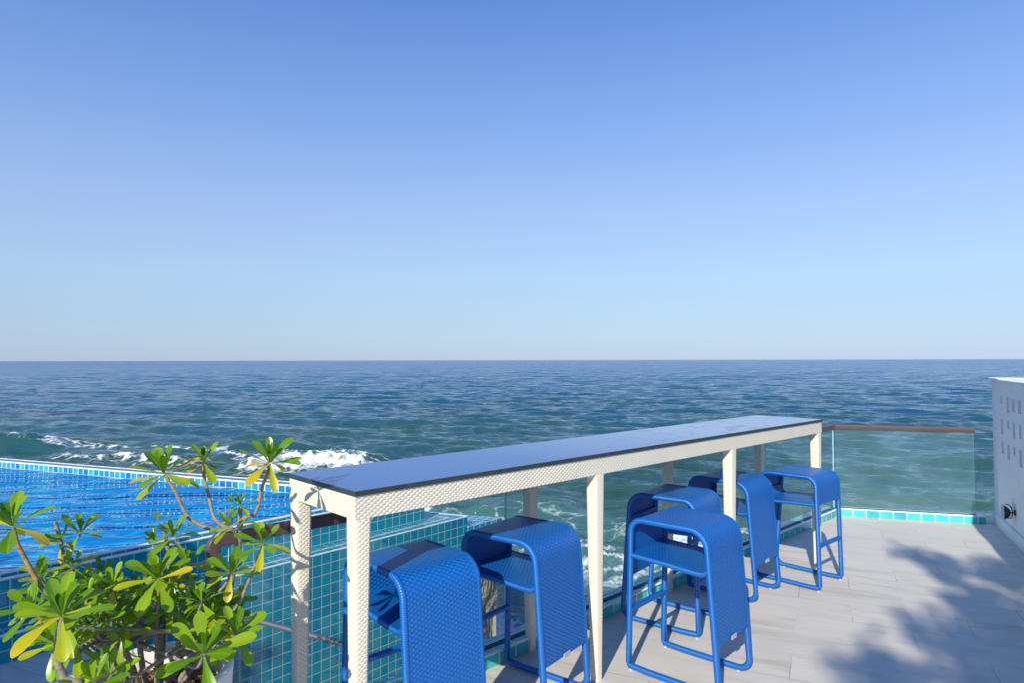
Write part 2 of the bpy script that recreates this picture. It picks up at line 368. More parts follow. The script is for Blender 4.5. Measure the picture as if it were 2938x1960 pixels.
# ------------------------------------------------------------------ mesh building
class MB:
    def __init__(s): s.v = []; s.f = []; s.uv = []; s.mi = []; s.tint = []; s.sm = []
    def quad(s, pts, uvs, mi=0, smooth=False, tint=0.0):
        i = len(s.v); s.v += [tuple(p) for p in pts]; s.f.append(tuple(range(i, i+len(pts)))); s.uv.append(list(uvs)); s.mi.append(mi); s.sm.append(smooth); s.tint += [tint]*len(pts)
    def grid(s, P, UV, mi=0, smooth=True, closeu=False, tint=0.0, flip=False):
        # P[i][j]
        i0 = len(s.v); n, m = len(P), len(P[0])
        for r in P: s.v += [tuple(p) for p in r]
        s.tint += [tint]*(n*m)
        for i in range(n-1):
            for j in range(m-1):
                a = [(i, j), (i, j+1), (i+1, j+1), (i+1, j)]
                if flip: a = a[::-1]
                s.f.append(tuple(i0+x*m+y for x, y in a)); s.uv.append([UV[x][y] for x, y in a]); s.mi.append(mi); s.sm.append(smooth)
    def box(s, o, ax, ay, az, mi=0, uvs=1.0):
        # o corner, edge vectors
        o, ax, ay, az = map(Vector, (o, ax, ay, az)); X, Y, Z = ax.length, ay.length, az.length
        if ax.cross(ay).dot(az) < 0: o = o+az; az = -az
        c = lambda i, j, k_: o+ax*i+ay*j+az*k_
        s.quad([c(0,0,0), c(0,1,0), c(1,1,0), c(1,0,0)], [(0,0), (0,Y), (X,Y), (X,0)], mi)
        s.quad([c(0,0,1), c(1,0,1), c(1,1,1), c(0,1,1)], [(0,0), (X,0), (X,Y), (0,Y)], mi)
        s.quad([c(0,0,0), c(1,0,0), c(1,0,1), c(0,0,1)], [(0,0), (X,0), (X,Z), (0,Z)], mi)
        s.quad([c(1,1,0), c(0,1,0), c(0,1,1), c(1,1,1)], [(X,0), (0,0), (0,Z), (X,Z)], mi)
        s.quad([c(0,1,0), c(0,0,0), c(0,0,1), c(0,1,1)], [(Y,0), (0,0), (0,Z), (Y,Z)], mi)
        s.quad([c(1,0,0), c(1,1,0), c(1,1,1), c(1,0,1)], [(0,0), (Y,0), (Y,Z), (0,Z)], mi)
    def prism(s, poly, z0, z1, uvang=0.0, mi=0, top=True, bottom=True, uvo=(0, 0), vtop=True):
        ar = sum(poly[i][0]*poly[(i+1) % len(poly)][1]-poly[(i+1) % len(poly)][0]*poly[i][1] for i in range(len(poly)))
        if ar < 0: poly = poly[::-1]
        zt = z1 if isinstance(z1, (list, tuple)) else [z1]*len(poly)
        if ar < 0 and isinstance(z1, (list, tuple)): zt = list(z1)[::-1]
        c, sn = math.cos(uvang), math.sin(uvang)
        uvf = lambda p: (p[0]*c+p[1]*sn-uvo[0], -p[0]*sn+p[1]*c-uvo[1])
        if top: s.quad([(p[0], p[1], z) for p, z in zip(poly, zt)], [uvf(p) for p in poly], mi)
        if bottom: s.quad([(p[0], p[1], z0) for p in poly[::-1]], [uvf(p) for p in poly[::-1]], mi)
        for i in range(len(poly)):
            j = (i+1) % len(poly); a, b = poly[i], poly[j]
            L = math.hypot(b[0]-a[0], b[1]-a[1])
            d = ((b[0]-a[0])/L, (b[1]-a[1])/L)
            ua = a[0]*d[0]+a[1]*d[1]; ref = z1 if not isinstance(z1, (list, tuple)) else max(zt)
            s.quad([(a[0], a[1], z0), (b[0], b[1], z0), (b[0], b[1], zt[j]), (a[0], a[1], zt[i])],
                   [(ua, z0-ref), (ua+L, z0-ref), (ua+L, zt[j]-ref), (ua, zt[i]-ref)], mi)
    def tube(s, path, rad, seg=12, closed=False, mi=0, caps=True, tint=0.0, flat=None, up=None):
        path = [Vector(p) for p in path]; n = len(path)
        rads = rad if isinstance(rad, (list, tuple)) else [rad]*n
        tg = []
        for i in range(n):
            if closed: t = path[(i+1) % n]-path[i-1]
            else: t = path[min(i+1, n-1)]-path[max(i-1, 0)]
            tg.append(t.normalized())
        ref = Vector(up) if up else (Vector((0, 0, 1)) if abs(tg[0].z) < 0.9 else Vector((1, 0, 0)))
        nrm = (ref-tg[0]*ref.dot(tg[0])).normalized(); P = []; UV = []; L = 0
        idx = list(range(n))+([0] if closed else [])
        for q, i in enumerate(idx):
            if q: L += (path[i]-path[idx[q-1]]).length
            if q and not (closed and q == n):
                nrm = (nrm-tg[i]*nrm.dot(tg[i])).normalized()
            if closed and q == n:
                P.append(list(P[0])); UV.append([(u, L) for u, _ in UV[0]]); break
            bi = tg[i].cross(nrm)
            fx, fy = flat if flat else (1, 1)
            ring = []; uvr = []
            for j in range(seg+1):
                a = 2*math.pi*j/seg
                ca, sa = math.cos(a), math.sin(a)
                if flat:   # rounded-rectangle section
                    ex = 0.35; ca = math.copysign(abs(ca)**ex, ca); sa = math.copysign(abs(sa)**ex, sa)
                ring.append(path[i]+(nrm*ca*fy+bi*sa*fx)*rads[i]); uvr.append((j/seg*2*math.pi*rads[i], L))
            P.append(ring); UV.append(uvr)
        s.grid(P, UV, mi, True, tint=tint, flip=True)
        if caps and not closed:
            for e, ring in ((0, P[0][:-1]), (1, P[-1][:-1])):
                pts = ring if e == 0 else ring[::-1]
                s.quad(pts, [(0, 0)]*len(pts), mi, False, tint)
    def ball(s, c, r, mi=0, seg=8):
        c = Vector(c); P = []; UV = []
        for i in range(seg+1):
            t = math.pi*i/seg
            P.append([c+Vector((r*math.sin(t)*math.cos(2*math.pi*j/seg), r*math.sin(t)*math.sin(2*math.pi*j/seg), r*math.cos(t))) for j in range(seg+1)])
            UV.append([(0, 0)]*(seg+1))
        s.grid(P, UV, mi, True, flip=False)
    def build(s, name, mats, parent=None, merge=False):
        me = bpy.data.meshes.new(name); me.from_pydata(s.v, [], s.f)
        uvl = me.uv_layers.new(name='UVMap')
        flat = [c for f in s.uv for u in f for c in u]
        uvl.data.foreach_set('uv', flat)
        me.polygons.foreach_set('material_index', s.mi); me.polygons.foreach_set('use_smooth', s.sm)
        at = me.attributes.new('tint', 'FLOAT', 'POINT'); at.data.foreach_set('value', s.tint)
        for m in (mats if isinstance(mats, (list, tuple)) else [mats]): me.materials.append(m)
        me.update()
        o = bpy.data.objects.new(name, me); col.objects.link(o)
        if parent: o.parent = parent
        return o
def empty(name, loc=(0, 0, 0), rz=0):
    o = bpy.data.objects.new(name, None); col.objects.link(o); o.location = loc; o.rotation_euler = (0, 0, rz); o.empty_display_size = 0.2
    return o
def tag(o, label=None, cat=None, group=None, kind=None):
    for k_, v in (('label', label), ('category', cat), ('group', group), ('kind', kind)):
        if v: o[k_] = v
    return o
def bevel(o, w, seg=2, ang=35):
    m = o.modifiers.new('bevel', 'BEVEL'); m.width = w; m.segments = seg; m.limit_method = 'ANGLE'; m.angle_limit = R(ang); m.harden_normals = False
    return o
def arc(c, r, a0, a1, n, f):
    return [f(c[0]+r*math.cos(R(a0+(a1-a0)*i/n)), c[1]+r*math.sin(R(a0+(a1-a0)*i/n))) for i in range(n+1)]

# ------------------------------------------------------------------ axes of the place
PA = R(49.4); U2 = Vector((math.cos(PA), math.sin(PA))); N2 = Vector((-U2.y, U2.x))
MA = R(-21.43); UM = Vector((math.cos(MA), math.sin(MA))); NM = Vector((-UM.y, UM.x))
def I(n, m):           # point with N2.P = n and NM.P = m
    det = N2.x*NM.y-N2.y*NM.x
    return ((n*NM.y-m*N2.y)/det, (N2.x*m-NM.x*n)/det)
SEA = -1.7

# ------------------------------------------------------------------ terrace floor and its base
KA = R(43.7); KU = Vector((math.cos(KA), math.sin(KA))); KN = Vector((-KU.y, KU.x))
RC = Vector((3.083, 6.377)); RL = Vector((-1.075, 2.40))        # rail corner, rail left end
FK = R(-16.2); FU = Vector((math.cos(FK), math.sin(FK))); FN = Vector((-FU.y, FU.x))
WD = R(64.7); WU = Vector((math.cos(WD), math.sin(WD))); WN = Vector((-WU.y, WU.x))     # wall axis
W0 = Vector((4.327, 5.918))+WU*0.2
kin = RC-KN*0.06                                                # inner kerb corner
def L2(p, d, q, e):                                             # intersection of two 2D lines
    det = d.x*(-e.y)+e.x*d.y; w = q-p
    t = (w.x*(-e.y)+e.x*w.y)/det; return p+d*t
KIN_C = Vector((3.104, 6.322)); KOUT = 0.135
A_in = RL-KN*0.08; 
drop = G(232, 1850, 0).xy
wp = Vector(I(4.04, 0)); dropw = wp+U2*((drop-wp).dot(U2))
kerb_end = KIN_C+FU*1.20
kerb_out_c = L2(RL+KN*0.06, KU, KIN_C+FN*KOUT, FU)
fl = [tuple(dropw), tuple(RL-KU*0.04+KN*0.055), tuple(kerb_out_c), tuple(kerb_end+FN*KOUT), tuple(W0+Vector((-0.02, 0.0))), tuple(W0+Vector((2.5, -0.6))), (16, -9), (-12, -9)]
far_left = wp-U2*9
fl = fl+[tuple(far_left)]
mb = MB(); mb.prism(fl, -0.06, 0.0)
floor = mb.build('terrace_floor', M['floor']); tag(floor, kind='structure')
cen = Vector((sum(p[0] for p in fl)/len(fl), sum(p[1] for p in fl)/len(fl)))
mb = MB(); mb.prism([tuple(Vector(p)+(cen-Vector(p)).normalized()*0.03) for p in fl], -3.0, -0.064)
tag(mb.build('terrace_base', M['concrete']), kind='structure')

# ------------------------------------------------------------------ tiled kerb under the glass
kerb = empty('tiled_kerb', (RC.x, RC.y, 0)); tag(kerb, 'low turquoise tiled kerb with pale trim running under the glass railing', 'kerb')
def local(o, p): return Vector((p[0]-o.location.x, p[1]-o.location.y, p[2]-o.location.z if len(p) > 2 else 0))
def unparented(ob, par):          # keep world placement
    ob.parent = par; ob.matrix_parent_inverse = Matrix.Translation(-Vector(par.location)) ; return ob
def kerb_run(a, b, dirv, nrm, width, z=0.068):
    # a,b inner-edge ends; top tiles start behind the bullnose
    mb = MB(); L = (b-a).length
    a2, b2 = a+nrm*0.012, b+nrm*0.012
    w = nrm*(width-0.012)
    P = [a2, b2, b2+w, a2+w]
    # face
    mb.quad([(*a2, 0.001), (*b2, 0.001), (*b2, z), (*a2, z)], [(0, 0.114-z-0.008), (L, 0.114-z-0.008), (L, 0.114-0.008), (0, 0.114-0.008)])
    mb.quad([(*P[0], z), (*P[1], z), (*P[2], z), (*P[3], z)], [(0, 0.005), (L, 0.005), (L, width), (0, width)])
    mb.quad([(*P[2], -0.35), (*P[3], -0.35), (*P[3], z), (*P[2], z)], [(L, 0), (0, 0), (0, 0.4), (L, 0.4)])
    mb.quad([(*P[1], 0.001), (*P[2], 0.001), (*P[2], z), (*P[1], z)], [(0, 0.03), (width, 0.03), (width, 0.1), (0, 0.1)])
    mb.quad([(*P[3], 0.001), (*P[0], 0.001), (*P[0], z), (*P[3], z)], [(0, 0.03), (width, 0.03), (width, 0.1), (0, 0.1)])
    return mb
kA = L2(A_in, KU, RL, KN)   # left inner end
side_in0, side_in1 = A_in-KU*0.03, KIN_C
dside = (side_in1-side_in0).normalized(); nside = Vector((-dside.y, dside.x))
o = kerb_run(side_in0, side_in1, dside, nside, 0.15).build('kerb_side', M['kerb_tile']); unparented(o, kerb)
o = kerb_run(KIN_C, kerb_end, FU, FN, KOUT).build('kerb_side', M['kerb_tile']); unparented(o, kerb)
for (a, b, nn) in ((side_in0, side_in1, nside), (KIN_C, kerb_end, FN)):
    mb = MB(); d = (b-a).normalized()
    mb.tube([(*(a+nn*0.010), 0.068), (*(b+nn*0.010), 0.068)], 0.0075, 10)
    o = mb.build('trim', M['trim']); unparented(o, kerb)

# ------------------------------------------------------------------ glass railing
rail = empty('glass_railing', (RC.x, RC.y, 0)); tag(rail, 'frameless glass balustrade with brown handrail along the terrace edge', 'railing')
ZR = 0.8385
RE = RC+FU*1.17+FU*0.0
hp = [(*RL, 0.0), (*RL, 0.60)]
r0 = RL
def bend(p0, p1, p2, r, n=6):
    a = (Vector(p0)-Vector(p1)).normalized(); b = (Vector(p2)-Vector(p1)).normalized()
    s0, s1 = Vector(p1)+a*r, Vector(p1)+b*r; out = []
    for i in range(n+1):
        t = i/n; out.append((1-t)**2*s0+2*t*(1-t)*Vector(p1)+t*t*s1)
    return out
path = bend((*RL, 0.3), (*RL, ZR), (*RC, ZR), 0.03)+bend((*RL, ZR), (*RC, ZR), (*RE, ZR), 0.015, 3)+[Vector((*RE, ZR))]
mb = MB()
mb.tube([(*RL, 0.0)]+path, 0.021, 16, flat=(1.15, 0.76), up=(KN.x, KN.y, 0))
o = mb.build('handrail', M['brown']); unparented(o, rail)
ng = KN*0.012
glz = (0.04, 0.822)
def pane(a, b, off):
    d = (b-a).normalized(); nn = Vector((-d.y, d.x)); a = a+nn*off; b = b+nn*off; t = nn*0.010
    mb = MB()
    A = lambda p, z: (p.x, p.y, z)
    z0, z1 = glz
    mb.quad([A(a, z0), A(b, z0), A(b, z1), A(a, z1)], [(0, 0), (1, 0), (1, 1), (0, 1)], 0)
    mb.quad([A(b+t, z0), A(a+t, z0), A(a+t, z1), A(b+t, z1)], [(0, 0), (1, 0), (1, 1), (0, 1)], 0)
    for p in (a, b): mb.quad([A(p, z0), A(p+t, z0), A(p+t, z1), A(p, z1)], [(0, 0)]*4, 1)
    mb.quad([A(a, z1), A(b, z1), A(b+t, z1), A(a+t, z1)], [(0, 0)]*4, 1)
    o = mb.build('glass_pane', [M['glass'], M['glass_edge']]); unparented(o, rail); return o
jt = [0.055, 1.20, 2.38, 3.52, 4.70, (RC-RL).length-0.03]
# joint seen beside the third back leg
j1 = G(1907, 1300, 0.70).xy; 
Lr = (RC-RL).length
ks = [0.05, Lr*0.25, Lr*0.50, Lr*0.75, Lr-0.02]
# keep the visible joint where it stands
rayd = ray(1907, 1300).xy; pj = L2(Vector((0, 0)), rayd, RL, KU); tj = (pj-RL).dot(KU)
ks = [0.05, tj*0.5, tj, tj+(Lr-tj)*0.5, Lr-0.02]
for a, b in zip(ks[:-1], ks[1:]): pane(RL+KU*(a+0.003), RL+KU*(b-0.003), -0.005)
pane(RC+FU*0.01, RE-FU*0.008, -0.005)
mb = MB()
for a, b in ((RL+KU*0.03, RC), (RC, RE)):
    d = (b-a).normalized(); nn = Vector((-d.y, d.x))
    for sgn in (-1, 1):
        q = nn*(0.009*sgn+(0 if sgn < 0 else 0.001))
        mb.box((*(a+nn*0.000+nn*sgn*0.009-nn*0.0015), 0.069), (*(d*(b-a).length), 0), (*(nn*0.003), 0), (0, 0, 0.006))
o = mb.build('glass_channel', M['black']); unparented(o, rail)

# ------------------------------------------------------------------ pool
pool = empty('swimming_pool', (*I(4.2, 4.6), 0)); tag(pool, 'raised infinity pool faced in teal mosaic tile with a stepped ledge', 'pool')
ZL, ZN2, ZN1, ZW, ZF = 0.14, 0.372, 0.398, 0.352, 0.418
far_m = 4.616
# lower wall body with ledge on top
def ext(n, m_, back=8.5):
    p = Vector(I(n, m_)); return tuple(p-U2*back)
mb = MB()
lower = [I(4.04, 5.215), ext(4.04, 5.215, 11), ext(5.2, 5.215, 11), I(5.2, 5.215)]
def wallface(mb, p, q, z0, z1, u0=0, mi=0, vref=None):
    p, q = Vector(p), Vector(q); L = (q-p).length; vr = z1 if vref is None else vref
    mb.quad([(p.x, p.y, z0), (q.x, q.y, z0), (q.x, q.y, z1), (p.x, p.y, z1)], [(u0, z0-vr), (u0+L, z0-vr), (u0+L, z1-vr), (u0, z1-vr)], mi)
wallface(mb, ext(4.04, 5.215, 11), I(4.04, 5.215), -3.0, ZL-0.004)
wallface(mb, I(4.04, 5.215), I(6.5, 5.215), -3.0, ZL-0.004)
wallface(mb, I(6.5, 5.215), Vector(I(6.5, 5.215))-UM*0+Vector(I(14.5, 5.215))-Vector(I(6.5, 5.215)), -3.0, ZL-0.004)
# upper wall
wallface(mb, ext(4.206, 4.945, 11), I(4.206, 4.945), ZL, ZN2)
wallface(mb, I(4.206, 4.945), I(14.5, 4.945), ZL, ZN2)
o = mb.build('pool_wall', M['wall_tile']); unparented(o, pool)
# ledge top: inner tile row, cement band, outer tile row
mb = MB()
def strip(mb, n0, n1, m0, m1, z, mi, back=11, z2=None):
    a, b = Vector(ext(n0, m0, back)), Vector(I(n0, m0)); c, d = Vector(I(n1, m1)), Vector(ext(n1, m1, back))
    z2 = z if z2 is None else z2
    ua, ub, uc, ud = (p.dot(U2) for p in (a, b, c, d))
    mb.quad([(*a, z), (*b, z), (*c, z2), (*d, z2)], [(ua, 0.004), (ub, 0.004), (uc, n1-n0), (ud, n1-n0)], mi)
def strip_m(mb, m0, m1, n0, n1, z, mi, end=14.5, z2=None):
    a, b = Vector(I(n0, m0)), Vector(I(end, m0)); c, d = Vector(I(end, m1)), Vector(I(n1, m1))
    z2 = z if z2 is None else z2
    mb.quad([(*a, z), (*b, z), (*c, z2), (*d, z2)], [(a.dot(UM), 0.004), (b.dot(UM), 0.004), (c.dot(UM), abs(m1-m0)), (d.dot(UM), abs(m1-m0))], mi)
strip(mb, 4.045, 4.112, 5.210, 5.12, ZL, 0); strip(mb, 4.112, 4.138, 5.12, 5.085, ZL, 1); strip(mb, 4.138, 4.208, 5.085, 4.945, ZL, 0)
strip_m(mb, 5.210, 5.12, 4.045, 4.112, ZL, 0); strip_m(mb, 5.12, 5.085, 4.112, 4.138, ZL, 1); strip_m(mb, 5.085, 4.944, 4.138, 4.208, ZL, 0)
o = mb.build('ledge', [M['wall_tile'], M['grout_band']]); unparented(o, pool)
# rim
mb = MB()
strip(mb, 4.206, 4.232, 4.945, 4.92, ZN2, 0)
wallface(mb, ext(4.232, 4.92, 11), I(4.232, 4.92), ZN2, ZN1-0.003)
mb2 = MB()
strip(mb2, 4.236, 4.31, 4.80, 4.70, ZN1, 0, z2=ZN1-0.022)
strip(mb2, 4.31, 4.46, 4.70, 4.60, ZN1-0.022, 0, z2=ZW-0.06)
# far rim: band falls outward, inner face drops to the water
strip_m(mb2, 4.60+0.016, 4.60+0.16, 4.232, 4.232, ZF, 0, z2=ZF-0.02)
strip_m(mb2, 4.776, 4.945, 4.232, 4.206, ZF-0.02, 0, z2=ZN2)
a, b = Vector(I(4.236, 4.616)), Vector(I(14.5, 4.616))
L = (b-a).length
mb2.quad([(*b, ZW-0.30), (*a, ZW-0.30), (*a, ZF), (*b, ZF)], [(L, -0.30-0.066-0.008), (0, -0.30-0.066-0.008), (0, -0.004), (L, -0.004)], 0)
o = mb.build('rim_step', M['wall_tile']); unparented(o, pool)
o = mb2.build('rim', M['rim_tile']); unparented(o, pool)
mb = MB()
def trimline(n, m_, z, r=0.008, back=11, n_end=14.5, both=True):
    mb.tube([(*ext(n, m_, back), z), (*I(n, m_), z)], r, 8)
    if both: mb.tube([(*I(n, m_), z), (*I(n_end, m_), z)], r, 8)
trimline(4.044, 5.212, ZL-0.004, 0.0075); trimline(4.210, 4.94, ZN2-0.003, 0.0085); trimline(4.236, 4.80, ZN1-0.003, 0.0085, both=False)
mb.tube([(*I(4.236, 4.616), ZF-0.004), (*I(14.5, 4.616), ZF-0.004)], 0.008, 8)
mb.tube([(*I(4.236, 4.80), ZN1-0.003), (*I(4.236, 4.616), ZF-0.004)], 0.008, 8)
o = mb.build('bullnose_trim', M['trim']); unparented(o, pool)
# basin
mb = MB()
bp = [I(4.40, 4.61), I(14.5, 4.61), ext(14.5, 4.61, 9), ext(4.40, 4.61, 9)]
mb.quad([(*p, -0.75) for p in bp], [(Vector(p).dot(U2), Vector(p).dot(N2)) for p in bp])
for i in range(4):
    p, q = bp[i], bp[(i+1) % 4]; wallface(mb, q, p, -0.75, ZW-0.04)
o = mb.build('basin', M['basin_tile']); unparented(o, pool)
mb = MB()
wpoly = [I(4.395, 4.612), I(14.5, 4.612), ext(14.5, 4.612, 9), ext(4.385, 4.612, 9)]
mb.quad([(*p, ZW) for p in wpoly], [(0, 0)]*4)
o = mb.build('pool_water', M['pool']); tag(o, kind='structure')
# outer slab, its stone sea wall
slab = [I(4.20, 5.215), I(4.03, 5.215), I(4.03, 5.62), I(14, 5.62), I(14, 5.215)]
mb = MB(); mb.prism(slab, -0.03, 0.05, uvang=MA)
o = mb.build('overflow_slab', M['rim_tile']); unparented(o, pool)
mb = MB()
nx, nz = 26, 40
def rough_face(p, q, z0, z1, out):
    P = []; UV = []
    for i in range(nx+1):
        r_ = []
        for j in range(nz+1):
            b_ = Vector(p)+(Vector(q)-Vector(p))*i/nx; z = z0+(z1-z0)*j/nz
            w = 0.05*math.sin(9*b_.x+3*z)*math.sin(7*z+2*b_.y)+0.03*math.sin(21*b_.x+13*z)+random.uniform(-.012, .012)
            w = w if 0 < i < nx else 0
            r_.append((*(b_+Vector(out)*w), z))
        P.append(r_); UV.append([(0, 0)]*(nz+1))
    mb.grid(P, UV, 0, True)
c0, c1, c2_ = I(4.06, 5.24), I(4.06, 5.59), I(9, 5.59)
rough_face(I(4.06, 5.22), c1, -3, -0.031, -N2); rough_face(c1, c2_, -3, -0.031, NM)
mb.quad([(*I(4.06, 5.22), -0.032), (*c1, -0.032), (*c2_, -0.032), (*I(9, 5.22), -0.032)], [(0, 0)]*4)
o = mb.build('sea_wall', M['stone']); tag(o, 'rough brown stone sea wall below the corner of the pool', 'wall')

# pipe between the railing and the pool
p0, p1 = AT(700, 1772, 3.55), AT(1030, 1862, 3.42)
mb = MB(); mb.tube([p0, p0.lerp(p1, 0.5), p1], 0.0145, 12)
o = mb.build('drain_pipe', M['pipe']); tag(o, 'slim grey pipe sloping down in front of the teal tiled pool wall', 'pipe')

# ------------------------------------------------------------------ bar table
TA = R(43.34); TO = Vector((-0.5228, 2.2135, 0)); TL, TW, TH = 3.825, 0.503, 1.05
tbl = empty('bar_table', (TO.x, TO.y, 0), TA); tag(tbl, 'long cream wicker bar table with a dark glossy top beside the glass railing', 'table')
TT = 0.018; AP = 0.078
for i, (a, b) in enumerate(((0.0, TL/2-0.0015), (TL/2+0.0015, TL))):
    mb = MB()
    mb.box((a, -0.001, TH-TT), (b-a, 0, 0), (0, TW+0.001, 0), (0, 0, TT))
    for q in range(6): mb.mi[q] = 1
    mb.mi[1] = 0
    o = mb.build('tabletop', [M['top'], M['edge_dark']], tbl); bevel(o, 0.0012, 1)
# apron: front, back, near end, far end (butted)
zt = TH-TT-0.001; ts = 0.050
mb = MB()
e = 0.004
mb.box((e, e, zt-AP), (TL-2*e, 0, 0), (0, ts, 0), (0, 0, AP))
o = mb.build('apron', M['white_weave'], tbl); bevel(o, 0.006, 3)
mb = MB(); mb.box((e, TW-e-ts, zt-AP), (TL-2*e, 0, 0), (0, ts, 0), (0, 0, AP))
o = mb.build('apron', M['white_weave'], tbl); bevel(o, 0.006, 3)
for x0 in (e, TL-e-ts):
    mb = MB(); mb.box((x0+0.0005, e+ts, zt-AP+0.0005), (ts-0.001, 0, 0), (0, TW-2*e-2*ts, 0), (0, 0, AP-0.001))
    mb.build('apron', M['white_weave'], tbl)
# dark board under the top
mb = MB(); mb.box((ts+e, ts+e, zt-0.075), (TL-2*ts-2*e, 0, 0), (0, TW-2*ts-2*e, 0), (0, 0, 0.012))
mb.build('under_board', M['black'], tbl)
def leg_mb():
    mb = MB(); P = []; UV = []
    zs = [0.0, 0.05, 0.2, 0.4, 0.6, 0.8, 0.93, zt-AP+0.004]
    def sec(w, z, cx=0, cy=0):
        r_ = w/2; c = 0.010; pts = []
        for (sx, sy, a0) in ((1, -1, -90), (1, 1, 0), (-1, 1, 90), (-1, -1, 180)):
            for q in range(4):
                a = R(a0+90*q/3); pts.append((cx+sx*(r_-c)+c*math.cos(a), cy+sy*(r_-c)+c*math.sin(a), z))
        pts.append(pts[0]); return pts
    for z in zs:
        t = z/zs[-1]; w = 0.044+(0.064-0.044)*t
        pts = sec(w, z); u = 0; uvr = []
        for i, p in enumerate(pts):
            if i: u += math.dist(p[:2], pts[i-1][:2])*0.064/w
            uvr.append((u, z))
        P.append(pts); UV.append(uvr)
    mb.grid(P, UV, 0, True)
    mb.quad([p for p in P[0][:-1]][::-1], [(0, 0)]*16)
    return mb
def gusset_mb(sx, ang):
    # small curved bracket between a leg and the apron, in the apron plane
    mb = MB(); r_ = 0.028; zb = zt-AP+0.001; h = 0.022
    pts = [(0, 0), (r_, 0)]+[(r_-r_*math.sin(R(90*i/5)), -r_+r_*math.cos(R(90*i/5))) for i in range(6)]
    poly = [(0, 0)]+[(r_-r_*math.sin(R(90*i/5)), -r_+r_*math.cos(R(90*i/5))) for i in range(6)]
    return poly, h, zb
lp = leg_mb(); first = None
xs = [e+0.032, e+0.032+1*(TL-2*e-0.064)/3, e+0.032+2*(TL-2*e-0.064)/3, TL-e-0.032]
for y in (e+0.032, TW-e-0.032):
    for x in xs:
        if first is None:
            first = lp.build('leg', M['white_weave'], tbl); o = first
        else:
            o = first.copy(); col.objects.link(o); o.parent = tbl
        o.location = (x, y, 0)
        # brackets
        for sg in (-1, 1):
            if (x == xs[0] and sg < 0) or (x == xs[-1] and sg > 0): continue
            poly, h, zb = gusset_mb(1, 0)
            mbx = MB(); y0 = y-0.024; y1 = y+0.024
            X = lambda px: x+sg*(0.0315+px)
            fr = [(X(px), y0, zb+pz) for px, pz in poly]; bk = [(X(px), y1, zb+pz) for px, pz in poly]
            mbx.quad(fr if sg > 0 else fr[::-1], [(p[0], p[2]) for p in fr]); mbx.quad(bk[::-1] if sg > 0 else bk, [(p[0], p[2]) for p in bk])
            for i in range(len(poly)):
                j = (i+1) % len(poly); mbx.quad([fr[i], bk[i], bk[j], fr[j]], [(0, p[1]) for p in (fr[i], bk[i], bk[j], fr[j])])
            mbx.build('bracket', M['white_weave'], tbl)

